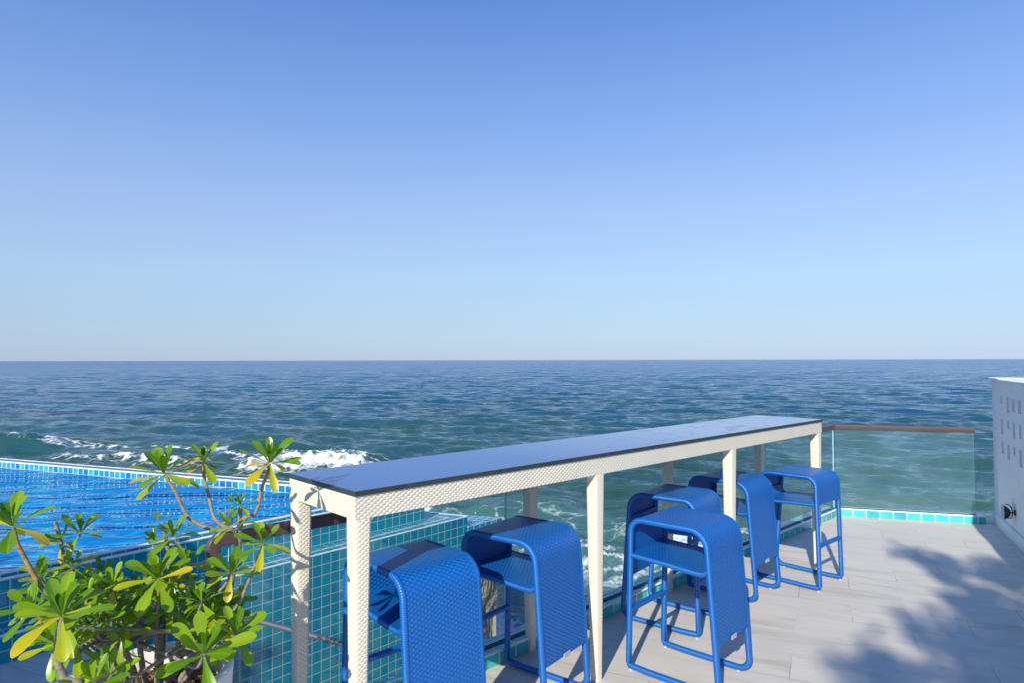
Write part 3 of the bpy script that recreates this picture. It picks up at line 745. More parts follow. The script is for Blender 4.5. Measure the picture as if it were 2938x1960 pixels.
# ------------------------------------------------------------------ bar stools
def make_stool(label):
    root = empty('bar_stool'); tag(root, label, 'bar stool', 'blue wicker bar stools along the table')
    rt = 0.0145; zc = 0.720; zb = 0.018
    aS0, aS1 = -0.222, -0.205         # short-side leg x at floor / at top
    aL0, aL1 = 0.230, 0.186           # long-side leg
    rS, rL, rB = 0.062, 0.085, 0.055
    def prof():
        P = [Vector((aS0+0.004, zb+0.004))]
        P += [Vector((aS0+(aS1-aS0)*t, zb+(zc-rS-zb)*t)) for t in (0.03, .2, .4, .6, .8, .95)]
        P += [Vector((aS1+rS-rS*math.cos(R(90*i/7)), zc-rS+rS*math.sin(R(90*i/7)))) for i in range(8)]
        P += [Vector((aS1+rS+(aL1-rL-aS1-rS)*t, zc)) for t in (.25, .5, .75)]
        P += [Vector((aL1-rL+rL*math.sin(R(90*i/8)), zc-rL+rL*math.cos(R(90*i/8)))) for i in range(9)]
        nL = len(P)
        P += [Vector((aL1+(aL0-aL1)*t, zc-rL+(zb+rB-zc+rL)*t)) for t in (.08, .2, .35, .5, .65, .8, .9, 1.0)]
        P += [Vector((aL0-rB+rB*math.cos(R(90*i/5)), zb+rB-rB*math.sin(R(90*i/5)))) for i in range(1, 6)]
        P += [Vector((aL0-rB+(aS0-aL0+rB)*t, zb)) for t in (.25, .5, .75)]
        return P
    pf = prof(); yo = 0.1675
    for y in (-yo, yo):
        mb = MB(); mb.tube([(p.x, y, p.y) for p in pf], rt, 12, closed=True, up=(0, 1, 0))
        mb.build('side_frame', M['blue_tube'], root)
    # woven wrap: short side down to the shelf, across the top, long side down to z 0.2
    zshelfS, zshelfL, zbot = 0.548, 0.530, 0.232
    s_ = []
    for p in pf:
        s_.append(p)
    iS = [i for i, p in enumerate(pf) if p.y >= zshelfS and p.x < 0]; start = iS[0]
    path = [Vector((aS0+(aS1-aS0)*(zshelfS-zb)/(zc-rS-zb), zshelfS))]
    i = start
    while i < len(pf):
        p = pf[i]
        if p.x > 0.1 and p.y < zbot: break
        path.append(p); i += 1
    path.append(Vector((aL1+(aL0-aL1)*(zc-rL-zbot)/(zc-rL-zb-rB), zbot)))
    def sheet(mb, path, y0, y1, off, th, crown=0.0, ny=8, flipuv=False):
        P1, P2, UV = [], [], []; L = 0
        for i, p in enumerate(path):
            a, b = path[max(i-1, 0)], path[min(i+1, len(path)-1)]
            t = (b-a).normalized(); n_ = Vector((-t.y, t.x))
            if i: L += (p-path[i-1]).length
            r1, r2, ur = [], [], []
            for j in range(ny+1):
                y = y0+(y1-y0)*j/ny; s = 1-(2*j/ny-1)**2
                q = p+n_*(off+crown*s); w = q-n_*th
                r1.append((q.x, y, q.y)); r2.append((w.x, y, w.y)); ur.append((y, L))
            P1.append(r1); P2.append(r2); UV.append(ur)
        mb.grid(P1, UV, 0, True); mb.grid(P2, UV, 0, True, flip=True)
        for r1, r2 in ((P1[0], P2[0]), (P1[-1], P2[-1])):
            for j in range(ny): mb.quad([r1[j], r1[j+1], r2[j+1], r2[j]], [(0, 0), (.01, 0), (.01, .005), (0, .005)])
    mb = MB(); sheet(mb, path, -yo+0.004, yo-0.004, 0.0115, 0.009, 0.0, 8)
    wrap = mb.build('seat_wrap', M['blue_weave'], root)
    # rolled lower hem of the long side
    e_ = path[-1]
    mb = MB(); mb.tube([(e_.x+0.007, -yo+0.012, e_.y), (e_.x+0.007, yo-0.012, e_.y)], 0.0065, 8); mb.build('hem', M['blue_tube'], wrap)
    # shelf with edge tubes, swept up into the long side
    xS = aS0+(aS1-aS0)*(zshelfS-zb)/(zc-rS-zb); xL = aL1+0.004; rf = 0.040
    sp = [Vector((xS, zshelfS)), Vector((xS+0.1, zshelfS-0.004)), Vector((xS+0.2, zshelfS-0.008)), Vector((xL-rf-0.04, zshelfL+0.001)), Vector((xL-rf, zshelfL))]
    sp += [Vector((xL-rf+rf*math.sin(R(90*i/6)), zshelfL+rf-rf*math.cos(R(90*i/6)))) for i in range(1, 7)]
    sp += [Vector((xL-0.0005, zshelfL+rf+0.02))]
    mb = MB(); sheet(mb, sp, -yo+0.004, yo-0.004, 0.010, 0.009); shelf = mb.build('shelf', M['blue_weave'], root)
    for y in (-yo, yo):
        mb = MB(); mb.tube([(p.x, y, p.y) for p in sp], 0.0125, 10, up=(0, 1, 0)); mb.build('shelf_edge', M['blue_tube'], shelf)
    # footrest and lower cross bar
    t = (0.285-zb)/(zc-rS-zb); xf = aS0+(aS1-aS0)*t
    mb = MB(); mb.tube([(xf, -yo, 0.285), (xf, -0.08, 0.287), (xf, 0.08, 0.287), (xf, yo, 0.285)], 0.0145, 12); mb.build('footrest', M['blue_tube'], root)
    # tag
    mb = MB(); mb.box((e_.x+0.0145, -0.030, 0.222), (0.003, 0, 0), (0, 0.048, 0), (0, 0, 0.02)); mb.build('tag', M['tag'], wrap)
    for x in (aS0+0.01, aL0-rB):
        for y in (-yo, yo):
            mb = MB(); mb.tube([(x, y, 0.0005), (x, y, 0.008)], 0.008, 10); mb.build('glide', M['foot'], root)
    return root
SL = [('blue wicker bar stool nearest the camera, half behind the near front table leg', (-0.384, 2.584), -47),
      ('blue wicker bar stool under the table between the first and second front legs, tallest second in the row', (0.049, 3.005), -37),
      ('blue wicker bar stool pulled out in front of the others, open shelf facing the camera', (0.835, 3.20), -42),
      ('blue wicker bar stool half hidden behind the pulled out stool, long side toward the sea', (0.921, 3.836), 141.5),
      ('blue wicker bar stool right behind the third front leg of the table', (1.43, 4.34), -44.5),
      ('blue wicker bar stool farthest away, beside the last front table leg', (1.94, 4.549), 132)]
SL[1] = ('blue wicker bar stool under the table between the first and second front table legs', SL[1][1], SL[1][2])
proto = make_stool(SL[0][0])
kids = list(proto.children); gkids = {k_.name: list(k_.children) for k_ in kids}
for i, (lab, pos, ang) in enumerate(SL):
    if i == 0: r_ = proto
    else:
        r_ = proto.copy(); col.objects.link(r_); r_['label'] = lab
        for ch in kids:
            c = ch.copy(); col.objects.link(c); c.parent = r_
            for g in gkids[ch.name]:
                d_ = g.copy(); col.objects.link(d_); d_.parent = c
    r_.location = (*pos, 0); r_.rotation_euler = (0, 0, R(ang))

# ------------------------------------------------------------------ white wall with niches
wall = empty('white_wall', (*W0, 0), WD-math.pi); tag(wall, 'white rendered wall with small square niches at the right edge', 'wall')
# local x runs from the sea end toward the camera, local -y... (x=s, y toward the terrace is negative)
HW = 1.30; LW = 8.0; TH_W = 0.215
so = 0.2   # surveyed s=0 lies 0.2 from the end
xc = [0.15, 0.36, 0.55, 0.745, 0.94, 1.13, 1.32, 1.51, 1.7, 1.9]
cells = []
hh = [[.067, .127, .109, .11], [.13, .066, .128, .11], [.106, .127, .068, .133]]
for ri, zt_ in enumerate((1.16, 0.965, 0.767)):
    for ci, x in enumerate(xc):
        w = 0.07 if (ci+ri) % 4 == 0 else 0.085
        cells.append((x+so-w/2, x+so+w/2, zt_-hh[ri][(ci) % 4], zt_))
xs_ = sorted(set([0.0, LW]+[c for q in cells for c in q[:2]])); zs_ = sorted(set([0.10, HW]+[c for q in cells for c in q[2:]]))
mb = MB(); ND = 0.09
def wallq(pts):
    pts = [(p[0], -p[1], p[2]) for p in pts][::-1]; mb.quad(pts, [(p[0], p[2]) for p in pts])
for i in range(len(xs_)-1):
    for j in range(len(zs_)-1):
        x0, x1, z0, z1 = xs_[i], xs_[i+1], zs_[j], zs_[j+1]; xm, zm = (x0+x1)/2, (z0+z1)/2
        if not any(c[0] < xm < c[1] and c[2] < zm < c[3] for c in cells):
            wallq([(x1, 0, z0), (x0, 0, z0), (x0, 0, z1), (x1, 0, z1)])
for (x0, x1, z0, z1) in cells:
    wallq([(x1, -ND, z0), (x0, -ND, z0), (x0, -ND, z1), (x1, -ND, z1)])
    wallq([(x0, 0, z0), (x0, 0, z1), (x0, -ND, z1), (x0, -ND, z0)]); wallq([(x1, 0, z1), (x1, 0, z0), (x1, -ND, z0), (x1, -ND, z1)])
    wallq([(x0, 0, z1), (x1, 0, z1), (x1, -ND, z1), (x0, -ND, z1)]); wallq([(x1, 0, z0), (x0, 0, z0), (x0, -ND, z0), (x1, -ND, z0)])
wallq([(0, -TH_W, -0.3), (LW, -TH_W, -0.3), (LW, -TH_W, HW), (0, -TH_W, HW)])
wallq([(0, 0, -0.3), (0, -TH_W, -0.3), (0, -TH_W, HW), (0, 0, HW)])
wallq([(LW, -TH_W, -0.3), (LW, 0, -0.3), (LW, 0, HW), (LW, -TH_W, HW)])
wallq([(LW, 0, -0.3), (0, 0, -0.3), (0, 0, 0.10), (LW, 0, 0.10)])
o = mb.build('wall_body', M['wall'], wall)
# wavy rendered coping
mb = MB(); P, UV = [], []
for i in range(121):
    x = -0.004+(LW+0.004)*i/120
    bulge = 0.010+0.012*math.exp(-((x-0.0)/0.22)**2)+0.004*math.sin(9*x)
    drop_ = 0.012*max(0, min(1, (x-0.30)/0.05))
    z = HW+0.018-drop_
    P.append([(x, 0.003+bulge, HW-0.001), (x, 0.005+bulge, z-0.004), (x, bulge-0.01, z), (x, -TH_W-bulge+0.006, z), (x, -TH_W-bulge, z-0.004), (x, -TH_W-bulge, HW-0.001)]); UV.append([(0, 0)]*6)
P = [[(p[0], -p[1], p[2]) for p in r_] for r_ in P]
mb.grid(P, UV, 0, False, flip=True)
mb.quad(P[0][::-1], [(0, 0)]*6); mb.quad(P[-1], [(0, 0)]*6)
o = mb.build('coping', M['wall'], wall)
mb = MB(); mb.box((-0.006, -0.0225, -0.25), (LW, 0, 0), (0, 0.022, 0), (0, 0, 0.345))
o = mb.build('skirting', M['wall'], wall); bevel(o, 0.008, 2)
# rotate local frame: +y must face the terrace
# floodlight on the wall
fx = 0.40+so
flood = empty('floodlight', (*(W0-WU*(0.43+so)), 0.215), WD-math.pi); flood.scale = (0.8, 0.8, 0.8); tag(flood, 'small black floodlight on a rusty bracket low on the white wall', 'floodlight')
mb = MB(); mb.box((0.13, -0.013, 0.0), (0.04, 0, 0), (0, 0.012, 0), (0, 0, 0.05)); mb.box((0.142, -0.0635, 0.018), (0.015, 0, 0), (0, 0.05, 0), (0, 0, 0.012))
mb.build('bracket', simple('rusty_steel', (0.12, 0.05, 0.025), 0.8, 30, 0.5), flood)
mb = MB()
P, UV = [], []
for (yy, w, h) in ((0.045, 0.028, 0.03), (0.06, 0.045, 0.05), (0.085, 0.062, 0.07), (0.095, 0.066, 0.075)):
    pts = []
    for q in range(13):
        a = 2*math.pi*q/12; ca, sa = math.cos(a), math.sin(a)
        ca = math.copysign(abs(ca)**.5, ca); sa = math.copysign(abs(sa)**.5, sa)
        pts.append((0.13+w*ca-(yy-0.045)*1.0, -yy, 0.02+h*sa-(yy-0.045)*0.2))
    P.append(pts); UV.append([(0, 0)]*13)
mb.grid(P, UV, 0, True); mb.quad(P[0][:-1][::-1], [(0, 0)]*12)
mb.build('housing', M['black'], flood)
mb = MB(); mb.quad([(p[0], -0.0945, p[2]) for p in P[-1][:-1]], [(0, 0)]*12); mb.build('lens', simple('lamp_lens', (0.42, 0.46, 0.5), 0.1), flood)
mb = MB(); mb.tube([(0.10, -0.055, -0.045), (0.15, -0.035, -0.03), (0.165, -0.03, 0.02), (0.15, -0.035, 0.08), (0.10, -0.055, 0.098), (0.07, -0.07, 0.092)], 0.005, 8); mb.build('yoke', M['black'], flood)

# ------------------------------------------------------------------ planters
def planter(c, r_top, h, label):
    root = empty('planter', (*c, 0)); tag(root, label, 'planter', 'white round planters at the pool side')
    prof = [(r_top*0.80, 0.0), (r_top*0.82, 0.02), (r_top*0.93, h*0.5), (r_top, h-0.01), (r_top-0.003, h-0.002), (r_top-0.010, h), (r_top-0.022, h), (r_top-0.028, h-0.008), (r_top-0.032, h-0.06), (r_top-0.04, h-0.20)]
    P, UV = [], []; n = 48
    for (r_, z) in prof:
        P.append([(r_*math.cos(2*math.pi*j/n), r_*math.sin(2*math.pi*j/n), z) for j in range(n+1)]); UV.append([(0, 0)]*(n+1))
    mb = MB(); mb.grid(P, UV, 0, True); mb.build('pot', M['pot'], root)
    mb = MB(); rr = r_top-0.036; z = h-0.085; P, UV = [], []
    for i in range(9):
        P.append([(rr*i/8*math.cos(2*math.pi*j/n), rr*i/8*math.sin(2*math.pi*j/n), z+0.02*(1-(i/8)**2)+random.uniform(-.004, .004)) for j in range(n)]); P[-1].append(P[-1][0]); UV.append([(0, 0)]*(n+1))
    mb.grid(P, UV, 0, True, flip=False); mb.build('soil', M['soil'], root)
    return root
def chips(c, r_, z, name_label, n=520):
    mb = MB()
    for _ in range(n):
        a = random.uniform(0, 2*math.pi); q = r_*math.sqrt(random.random())
        L, W, T = random.uniform(.018, .045), random.uniform(.006, .014), random.uniform(.0015, .004)
        m = Matrix.Translation((c[0]+q*math.cos(a), c[1]+q*math.sin(a), z+0.02*(1-(q/r_)**2)+random.uniform(0, .02))) @ Matrix.Rotation(random.uniform(0, 6.28), 4, 'Z') @ Matrix.Rotation(random.gauss(0, .35), 4, 'Y') @ Matrix.Rotation(random.gauss(0, .4), 4, 'X')
        i0 = len(mb.v); o_ = m @ Vector((-L/2, -W/2, 0)); R3 = m.to_3x3()
        mb.box(o_, R3 @ Vector((L, 0, 0)), R3 @ Vector((0, W, 0)), R3 @ Vector((0, 0, T)))
        t = random.random()
        for k_ in range(i0, len(mb.v)): mb.tint[k_] = t
    o = mb.build('wood_chips', M['chips']); tag(o, kind='stuff'); return o
PC1, PC2 = (-1.085, 2.025), (-1.68, 1.77)
planter(PC1, 0.225, 0.55, 'round white planter in front of the tiled pool wall holding the big leafy shrub')
planter(PC2, 0.235, 0.55, 'round white planter cut off by the lower left corner')
chips(PC1, 0.185, 0.465, '')

# ------------------------------------------------------------------ leafy shrubs
def leaf(mb, base, ax, up, L, W, tint, curl, fold):
    # obovate leaf, narrow at the base, broad rounded tip
    ts = [0, .12, .28, .45, .6, .74, .86, .94, 1.0]; wd = [.16, .20, .36, .62, .86, 1.0, .93, .66, .18]
    side = ax.cross(up).normalized(); up = side.cross(ax).normalized()
    P, UV = [], []; pos = Vector(base); d = Vector(ax); prev = 0
    for t, w in zip(ts, wd):
        dt = (t-prev)*L; prev = t
        d = (d-up*curl*dt/L).normalized(); u2 = side.cross(d).normalized()
        pos = pos+d*dt
        row, ur = [], []
        for s in (-1, -.5, 0, .5, 1):
            hw = w*W/2
            row.append(pos+side*s*hw+u2*(abs(s)**1.5*hw*fold-(abs(s) > .9)*hw*0.12)); ur.append((s*w*0.5, t))
        P.append(row); UV.append(ur)
    mb.grid(P, UV, 0, True, tint=tint)
def rosette(mb, c, L, axis, n=13, yellow=0.12, dense=1.0, fan=1.0):
    axis = Vector(axis).normalized(); tmp = Vector((1, 0, 0)) if abs(axis.x) < .8 else Vector((0, 1, 0))
    e1 = axis.cross(tmp).normalized(); e2 = axis.cross(e1)
    a0 = random.uniform(0, 6.28)
    for i in range(n):
        f = i/(n-1)                          # 0 inner .. 1 outer
        a = a0+i*2.39996+random.uniform(-.25, .25)
        el = R(82-108*f**1.25*fan+random.uniform(-9, 9))
        d = (e1*math.cos(a)+e2*math.sin(a))*math.cos(el)+axis*math.sin(el)
        up = axis*math.cos(el)-(e1*math.cos(a)+e2*math.sin(a))*math.sin(el)
        ll = L*(0.62+0.42*min(1, f*1.8))*random.uniform(.85, 1.12)
        t = 0.28+0.28*f+random.uniform(-.2, .2)
        if f > .6 and random.random() < yellow*1.5: t = random.uniform(.78, 1.0)
        leaf(mb, c+d*0.006, d, up, ll, ll*random.uniform(.27, .36), min(1, max(0, t)), random.uniform(-.05, .55)*(0.4+f), random.uniform(.15, .55))
    # growing tip
def smooth_path(pts, n=5):
    out = []; P = [pts[0]]+list(pts)+[pts[-1]]
    for i in range(1, len(P)-2):
        for j in range(n):
            t = j/n; p0, p1, p2, p3 = P[i-1], P[i], P[i+1], P[i+2]
            out.append(0.5*((2*p1)+(p2-p0)*t+(2*p0-5*p1+4*p2-p3)*t*t+(3*p1-p0-3*p2+p3)*t**3))
    out.append(pts[-1]); return out
def branch(mb, spec, r0, r1, young=0.0):
    pts = smooth_path([Vector(s) if isinstance(s, Vector) else AT(*s) for s in spec])
    r0 *= .78; r1 *= .78; n = len(pts); rr = [(r0+(r1-r0)*i/(n-1))*random.uniform(.94, 1.06) for i in range(n)]
    i0 = len(mb.v); mb.tube(pts, rr, 9)
    for k_ in range(i0, len(mb.v)):
        mb.tint[k_] = 0
    if young:
        m = 10  # ring verts
        for k_ in range(i0, len(mb.v)):
            q = (k_-i0)//m
            if q > n*(1-young): mb.tint[k_] = 0.85
    return pts[-1], (pts[-1]-pts[-2]).normalized()
ZB = 0.47
shrub = empty('shrub', (*PC1, ZB)); tag(shrub, 'large leafy shrub with paddle shaped yellow green leaves in the white planter', 'shrub')
st, fo = MB(), MB()
def base(dx=0, dy=0): return Vector((PC1[0]+dx, PC1[1]+dy, ZB))
J = (688, 1530, 2.12)
trunk = [base(.02, .0), (500, 1900, 2.02), (560, 1850, 2.04), (612, 1775, 2.06), (655, 1700, 2.08), (668, 1640, 2.1), (684, 1570, 2.12), J]
branch(st, trunk, .016, .0115)
dn = 0.35
def tip(spec, r0, r1, L, n=12, young=.5, tilt=None, yellow=.12, fan=1.0):
    p, d = branch(st, spec, r0, r1, young)
    ax = (d*0.65+Vector((0, -0.12, 0.55))).normalized() if tilt is None else Vector(tilt)
    rosette(fo, p, L, ax, n+3, yellow, fan=fan)
tip([J, (694, 1500, 2.12), (712, 1484, 2.12), (730, 1478, 2.13), (742, 1450, 2.14), (752, 1400, 2.15), (768, 1360, 2.16), (774, 1333, 2.17)], .0085, .006, .105, 14, .45, (0.05, -.25, 1), yellow=.3, fan=1.0)
tip([J, (660, 1520, 2.13), (632, 1505, 2.15), (612, 1480, 2.17), (598, 1420, 2.19), (586, 1370, 2.2), (584, 1330, 2.2)], .0085, .006, .082, 12, .3, (0, -.2, 1))
tip([J, (655, 1524, 2.12), (610, 1521, 2.12), (560, 1500, 2.12), (530, 1470, 2.12), (505, 1415, 2.12), (486, 1385, 2.12), (472, 1363, 2.12)], .009, .006, .105, 14, .3, (-.1, -.3, 1), yellow=.25)
tip([J, (686, 1500, 2.12), (691, 1455, 2.12)], .009, .009, .045, 9, 0, (0, -.3, 1)); rosette(fo, AT(672, 1447, 2.11), .04, (-.5, -.3, .7), 8, .2)
tip([(684, 1560, 2.12), (672, 1530, 2.10), (664, 1513, 2.09)], .004, .004, .06, 9, .5, (-.3, -.4, .9), yellow=.3)
tip([base(.06, .0), (600, 1850, 2.0), (680, 1740, 1.98), (705, 1690, 1.98), (735, 1615, 1.97), (755, 1562, 1.96)], .008, .0055, .075, 11, .3, (.1, -.4, 1), yellow=.4)
# bending branch on the left
tip([base(-.05, .0), (330, 1900, 1.95), (240, 1810, 1.88), (160, 1730, 1.84), (115, 1680, 1.82), (75, 1610, 1.81), (50, 1560, 1.8), (38, 1515, 1.8)], .0105, .0065, .105, 13, .42, (-.1, -.3, 1), yellow=.25)
p, d = branch(st, [base(-.03, .02), (300, 1850, 1.98), (215, 1740, 1.96), (186, 1650, 1.95), (178, 1580, 1.95), (170, 1540, 1.95), (158, 1497, 1.95)], .010, .0065)
tip([(178, 1570, 1.95), (200, 1568, 1.93), (220, 1552, 1.92), (231, 1533, 1.92)], .005, .004, .068, 10, .5, (.1, -.3, 1), yellow=.2)
rosette(fo, AT(177, 1558, 1.93), .055, (-.3, -.5, .8), 9, .3)
tip([(183, 1640, 1.95), (200, 1640, 1.93), (210, 1630, 1.92)], .004, .004, .058, 9, 0, (.1, -.4, 1), yellow=.3)
branch(st, [base(.0, .03), (475, 1780, 2.1), (487, 1680, 2.1), (484, 1600, 2.1), (470, 1510, 2.1)], .0105, .008)
rosette(fo, AT(455, 1503, 2.09), .04, (-.2, -.2, 1), 9, .1); rosette(fo, AT(497, 1546, 2.07), .075, (.1, -.3, 1), 11, .1); rosette(fo, AT(448, 1560, 2.08), .06, (-.3, -.2, .8), 9, .1)
tip([base(.02, -.02), (450, 1800, 1.95), (455, 1720, 1.92), (453, 1664, 1.9)], .007, .005, .10, 14, .5, (0, -.45, 1))
# lower, denser crowns
R_ = [(665, 1648, 1.98, .085), (543, 1630, 2.05, .075), (290, 1703, 1.92, .065), (97, 1752, 1.80, .085), (181, 1764, 1.72, .115), (335, 1765, 1.9, .07),
      (489, 1752, 1.92, .075), (407, 1728, 1.95, .07), (557, 1725, 1.98, .07), (602, 1745, 1.98, .07), (584, 1880, 1.80, .118), (674, 1828, 1.9, .088), (224, 1862, 1.80, .085),
      (158, 1848, 1.76, .08), (317, 1940, 1.76, .07), (395, 1700, 1.98, .06), (250, 1720, 1.88, .06), (350, 1830, 1.85, .065), (640, 1750, 2.0, .07), (285, 1790, 1.84, .065)]
HUB = [AT(400, 1850, 1.98), AT(520, 1800, 2.02), AT(455, 1820, 2.0), AT(340, 1840, 1.95), AT(580, 1820, 2.03)]
for h_ in HUB:      # main stems that the side shoots leave from
    b_ = base((h_.x-PC1[0])*.35, (h_.y-PC1[1])*.35)
    st.tube(smooth_path([b_, b_.lerp(h_, .5)+Vector((random.uniform(-.015, .015), 0, .01)), h_]), [.0095, .0093, .009, .0088, .0086, .0084, .0082, .008, .0078, .0076, .0074], 9)
_k = 0
for (u, v, d, L) in R_:
    bx, by = PC1[0]+random.uniform(-.07, .07), PC1[1]+random.uniform(-.07, .07)
    P0_, P3 = Vector((bx, by, ZB)), AT(u, v, d)
    mid = P0_.lerp(P3, .5)+Vector((random.uniform(-.03, .03), random.uniform(-.03, .03), .02)); q = P3-Vector((P3.x-P0_.x, P3.y-P0_.y, 0))*0.12-Vector((0, 0, .05))
    root_ = HUB[_k % len(HUB)]; mid = root_.lerp(P3, .5)+Vector((random.uniform(-.02, .02), random.uniform(-.02, .02), -.01)); _k += 1
    pts = smooth_path([root_, mid, q, P3]); st.tube(pts, [.006+(.0038-.006)*i/(len(pts)-1) for i in range(len(pts))], 7)
    out = Vector((P3.x-PC1[0], P3.y-PC1[1], 0))
    rosette(fo, P3, L, (out*1.2+Vector((0, -.45, 1))).normalized(), 13, .12)
for _ in range(58):
    u, v = random.uniform(110, 690), random.uniform(1650, 1835 if random.random() < .5 else 1780)
    if v > 1790 and 300 < u < 540: u -= 190
    if u > 560 and v < 1720: u -= 180
    d = random.uniform(1.88, 2.22)
    P3 = AT(u, v, d); rosette(fo, P3, random.uniform(.048, .07), (random.uniform(-.5, .5), random.uniform(-.6, .3), 1), 11, .12)
    P0_ = Vector((PC1[0]+random.uniform(-.08, .08), PC1[1]+random.uniform(-.08, .08), ZB)); mid = P0_.lerp(P3, .55)+Vector((0, 0, .02))
    pts = smooth_path([P3.lerp(P0_, .30)-Vector((0, 0, .012)), P3.lerp(P0_, .15)-Vector((0, 0, .008)), P3]); st.tube(pts, .0026, 6)
o = st.build('stems', M['bark']); unparented(o, shrub)
o = fo.build('foliage', M['leaf']); unparented(o, shrub)
# second shrub: one thick stem rising from the corner planter
sh2 = empty('shrub', (*PC2, ZB)); tag(sh2, 'single leafy stem rising from the planter cut off at the lower left corner', 'shrub')
st, fo = MB(), MB()
b2 = Vector((PC2[0]+.14, PC2[1]-.05, ZB))
pts = smooth_path([b2, AT(205, 1990, 1.60), AT(186, 1950, 1.60), AT(166, 1900, 1.6), AT(165, 1850, 1.6), AT(172, 1805, 1.61), AT(178, 1775, 1.62)])
st.tube(pts, [.010-.003*i/(len(pts)-1) for i in range(len(pts))], 9)
rosette(fo, AT(178, 1772, 1.62), .10, (0, -.35, 1), 13, .15)
rosette(fo, AT(270, 1972, 1.62), .08, (.1, -.3, 1), 12, .15)
st.tube(smooth_path([b2, AT(290, 2010, 1.62), AT(270, 1973, 1.62)]), .005, 7)
o = st.build('stems', M['bark']); unparented(o, sh2)
o = fo.build('foliage', M['leaf']); unparented(o, sh2)

# ------------------------------------------------------------------ sun direction
AZ, EL = R(69.3), R(28.0)                # direction the light travels (in plan), elevation
TO_SUN = Vector((-math.cos(AZ)*math.cos(EL), -math.sin(AZ)*math.cos(EL), math.sin(EL)))

# ------------------------------------------------------------------ trees behind the camera that shade the terrace
def shade_tree(name_label, blobs, trunk_base, leaf_r=0.085):
    root = empty('tree', (*trunk_base, 0)); tag(root, name_label, 'tree')
    cr, tk = MB(), MB(); cs = []
    for (pt, t, rad, n) in blobs:
        c = Vector(pt)+TO_SUN*t; cs.append(c)
        for _ in range(n):
            v = Vector((random.gauss(0, 1), random.gauss(0, 1), random.gauss(0, 1))); v = v.normalized()*rad*random.random()**.45
            d = Vector((random.gauss(0, 1), random.gauss(0, 1), random.gauss(0, .6))).normalized(); up = Vector((random.gauss(0, .5), random.gauss(0, .5), 1)).normalized()
            leaf(cr, c+v, d, up, random.uniform(.12, .2), random.uniform(.05, .08), random.random(), .3, .3)
    cen_ = sum(cs, Vector())/len(cs); b = Vector((*trunk_base, 0)); top = b.lerp(cen_, .45); top.z = cen_.z*.55
    pts = smooth_path([b, b.lerp(top, .5)+Vector((.1, .05, 0)), top]); tk.tube(pts, [.16-.07*i/(len(pts)-1) for i in range(len(pts))], 12)
    for c in cs:
        pts = smooth_path([top, top.lerp(c, .5)+Vector((0, 0, .12)), c]); tk.tube(pts, [.05-.04*i/(len(pts)-1) for i in range(len(pts))], 7)
    tk.build('trunk', M['bark']); cr.build('crown', M['tree_leaf'])
    for nm in ('trunk', 'crown'):
        o = [q for q in bpy.data.objects if q.name.startswith(nm) and q.parent is None][-1]; unparented(o, root)
    return root
bl = []
def blob(u, v, r_, n=60, t=None, z=0): bl.append((G(u, v, z), t or random.uniform(10.5, 12.5), r_*0.82, int(n*0.62)))
for q in [(2600, 1585, .10, 26), (2660, 1600, .14, 40), (2720, 1625, .14, 45), (2790, 1640, .16, 50), (2700, 1632, .10, 25), (2870, 1640, .2, 70), (2930, 1660, .22, 80),
          (2760, 1708, .12, 40), (2850, 1725, .22, 80), (2920, 1760, .26, 100), (2800, 1760, .15, 50), (2870, 1800, .22, 80),
          (2640, 1790, .11, 30), (2700, 1820, .14, 50), (2760, 1800, .14, 50), (2820, 1840, .16, 60), (2930, 1860, .26, 100),
          (2500, 1890, .13, 40), (2540, 1930, .16, 60), (2490, 1955, .16, 60), (2760, 1950, .12, 40), (2880, 1920, .22, 90), (2600, 1985, .2, 80), (2800, 1990, .2, 90), (2938, 1960, .25, 100)]:
    blob(*q)
shade_tree('tree behind the camera whose crown shades the right of the terrace', bl, (-0.9, -9.5))
bl = []
for (u, v, r_, n, z, t) in [(0, 1690, .16, 60, .3, 3.8), (60, 1730, .14, 50, .25, 4.2), (120, 1680, .16, 60, .3, 4.0), (240, 1650, .15, 50, .3, 4.0), (330, 1640, .15, 50, .3, 4.4), (400, 1620, .14, 45, .32, 4.0),
                            (0, 1870, .2, 90, .05, 4.0), (100, 1880, .2, 80, .05, 4.2), (60, 1930, .2, 90, 0, 4.2), (180, 1840, .2, 80, .1, 4.0), (300, 1720, .14, 50, .2, 4.1), (-120, 1800, .3, 120, .1, 4.0), (0, 1990, .25, 110, 0, 4)]:
    bl.append((G(u, v, z), t, r_, n))
shade_tree('small tree left of the camera shading the pool wall', bl, (-5.2, -2.2))

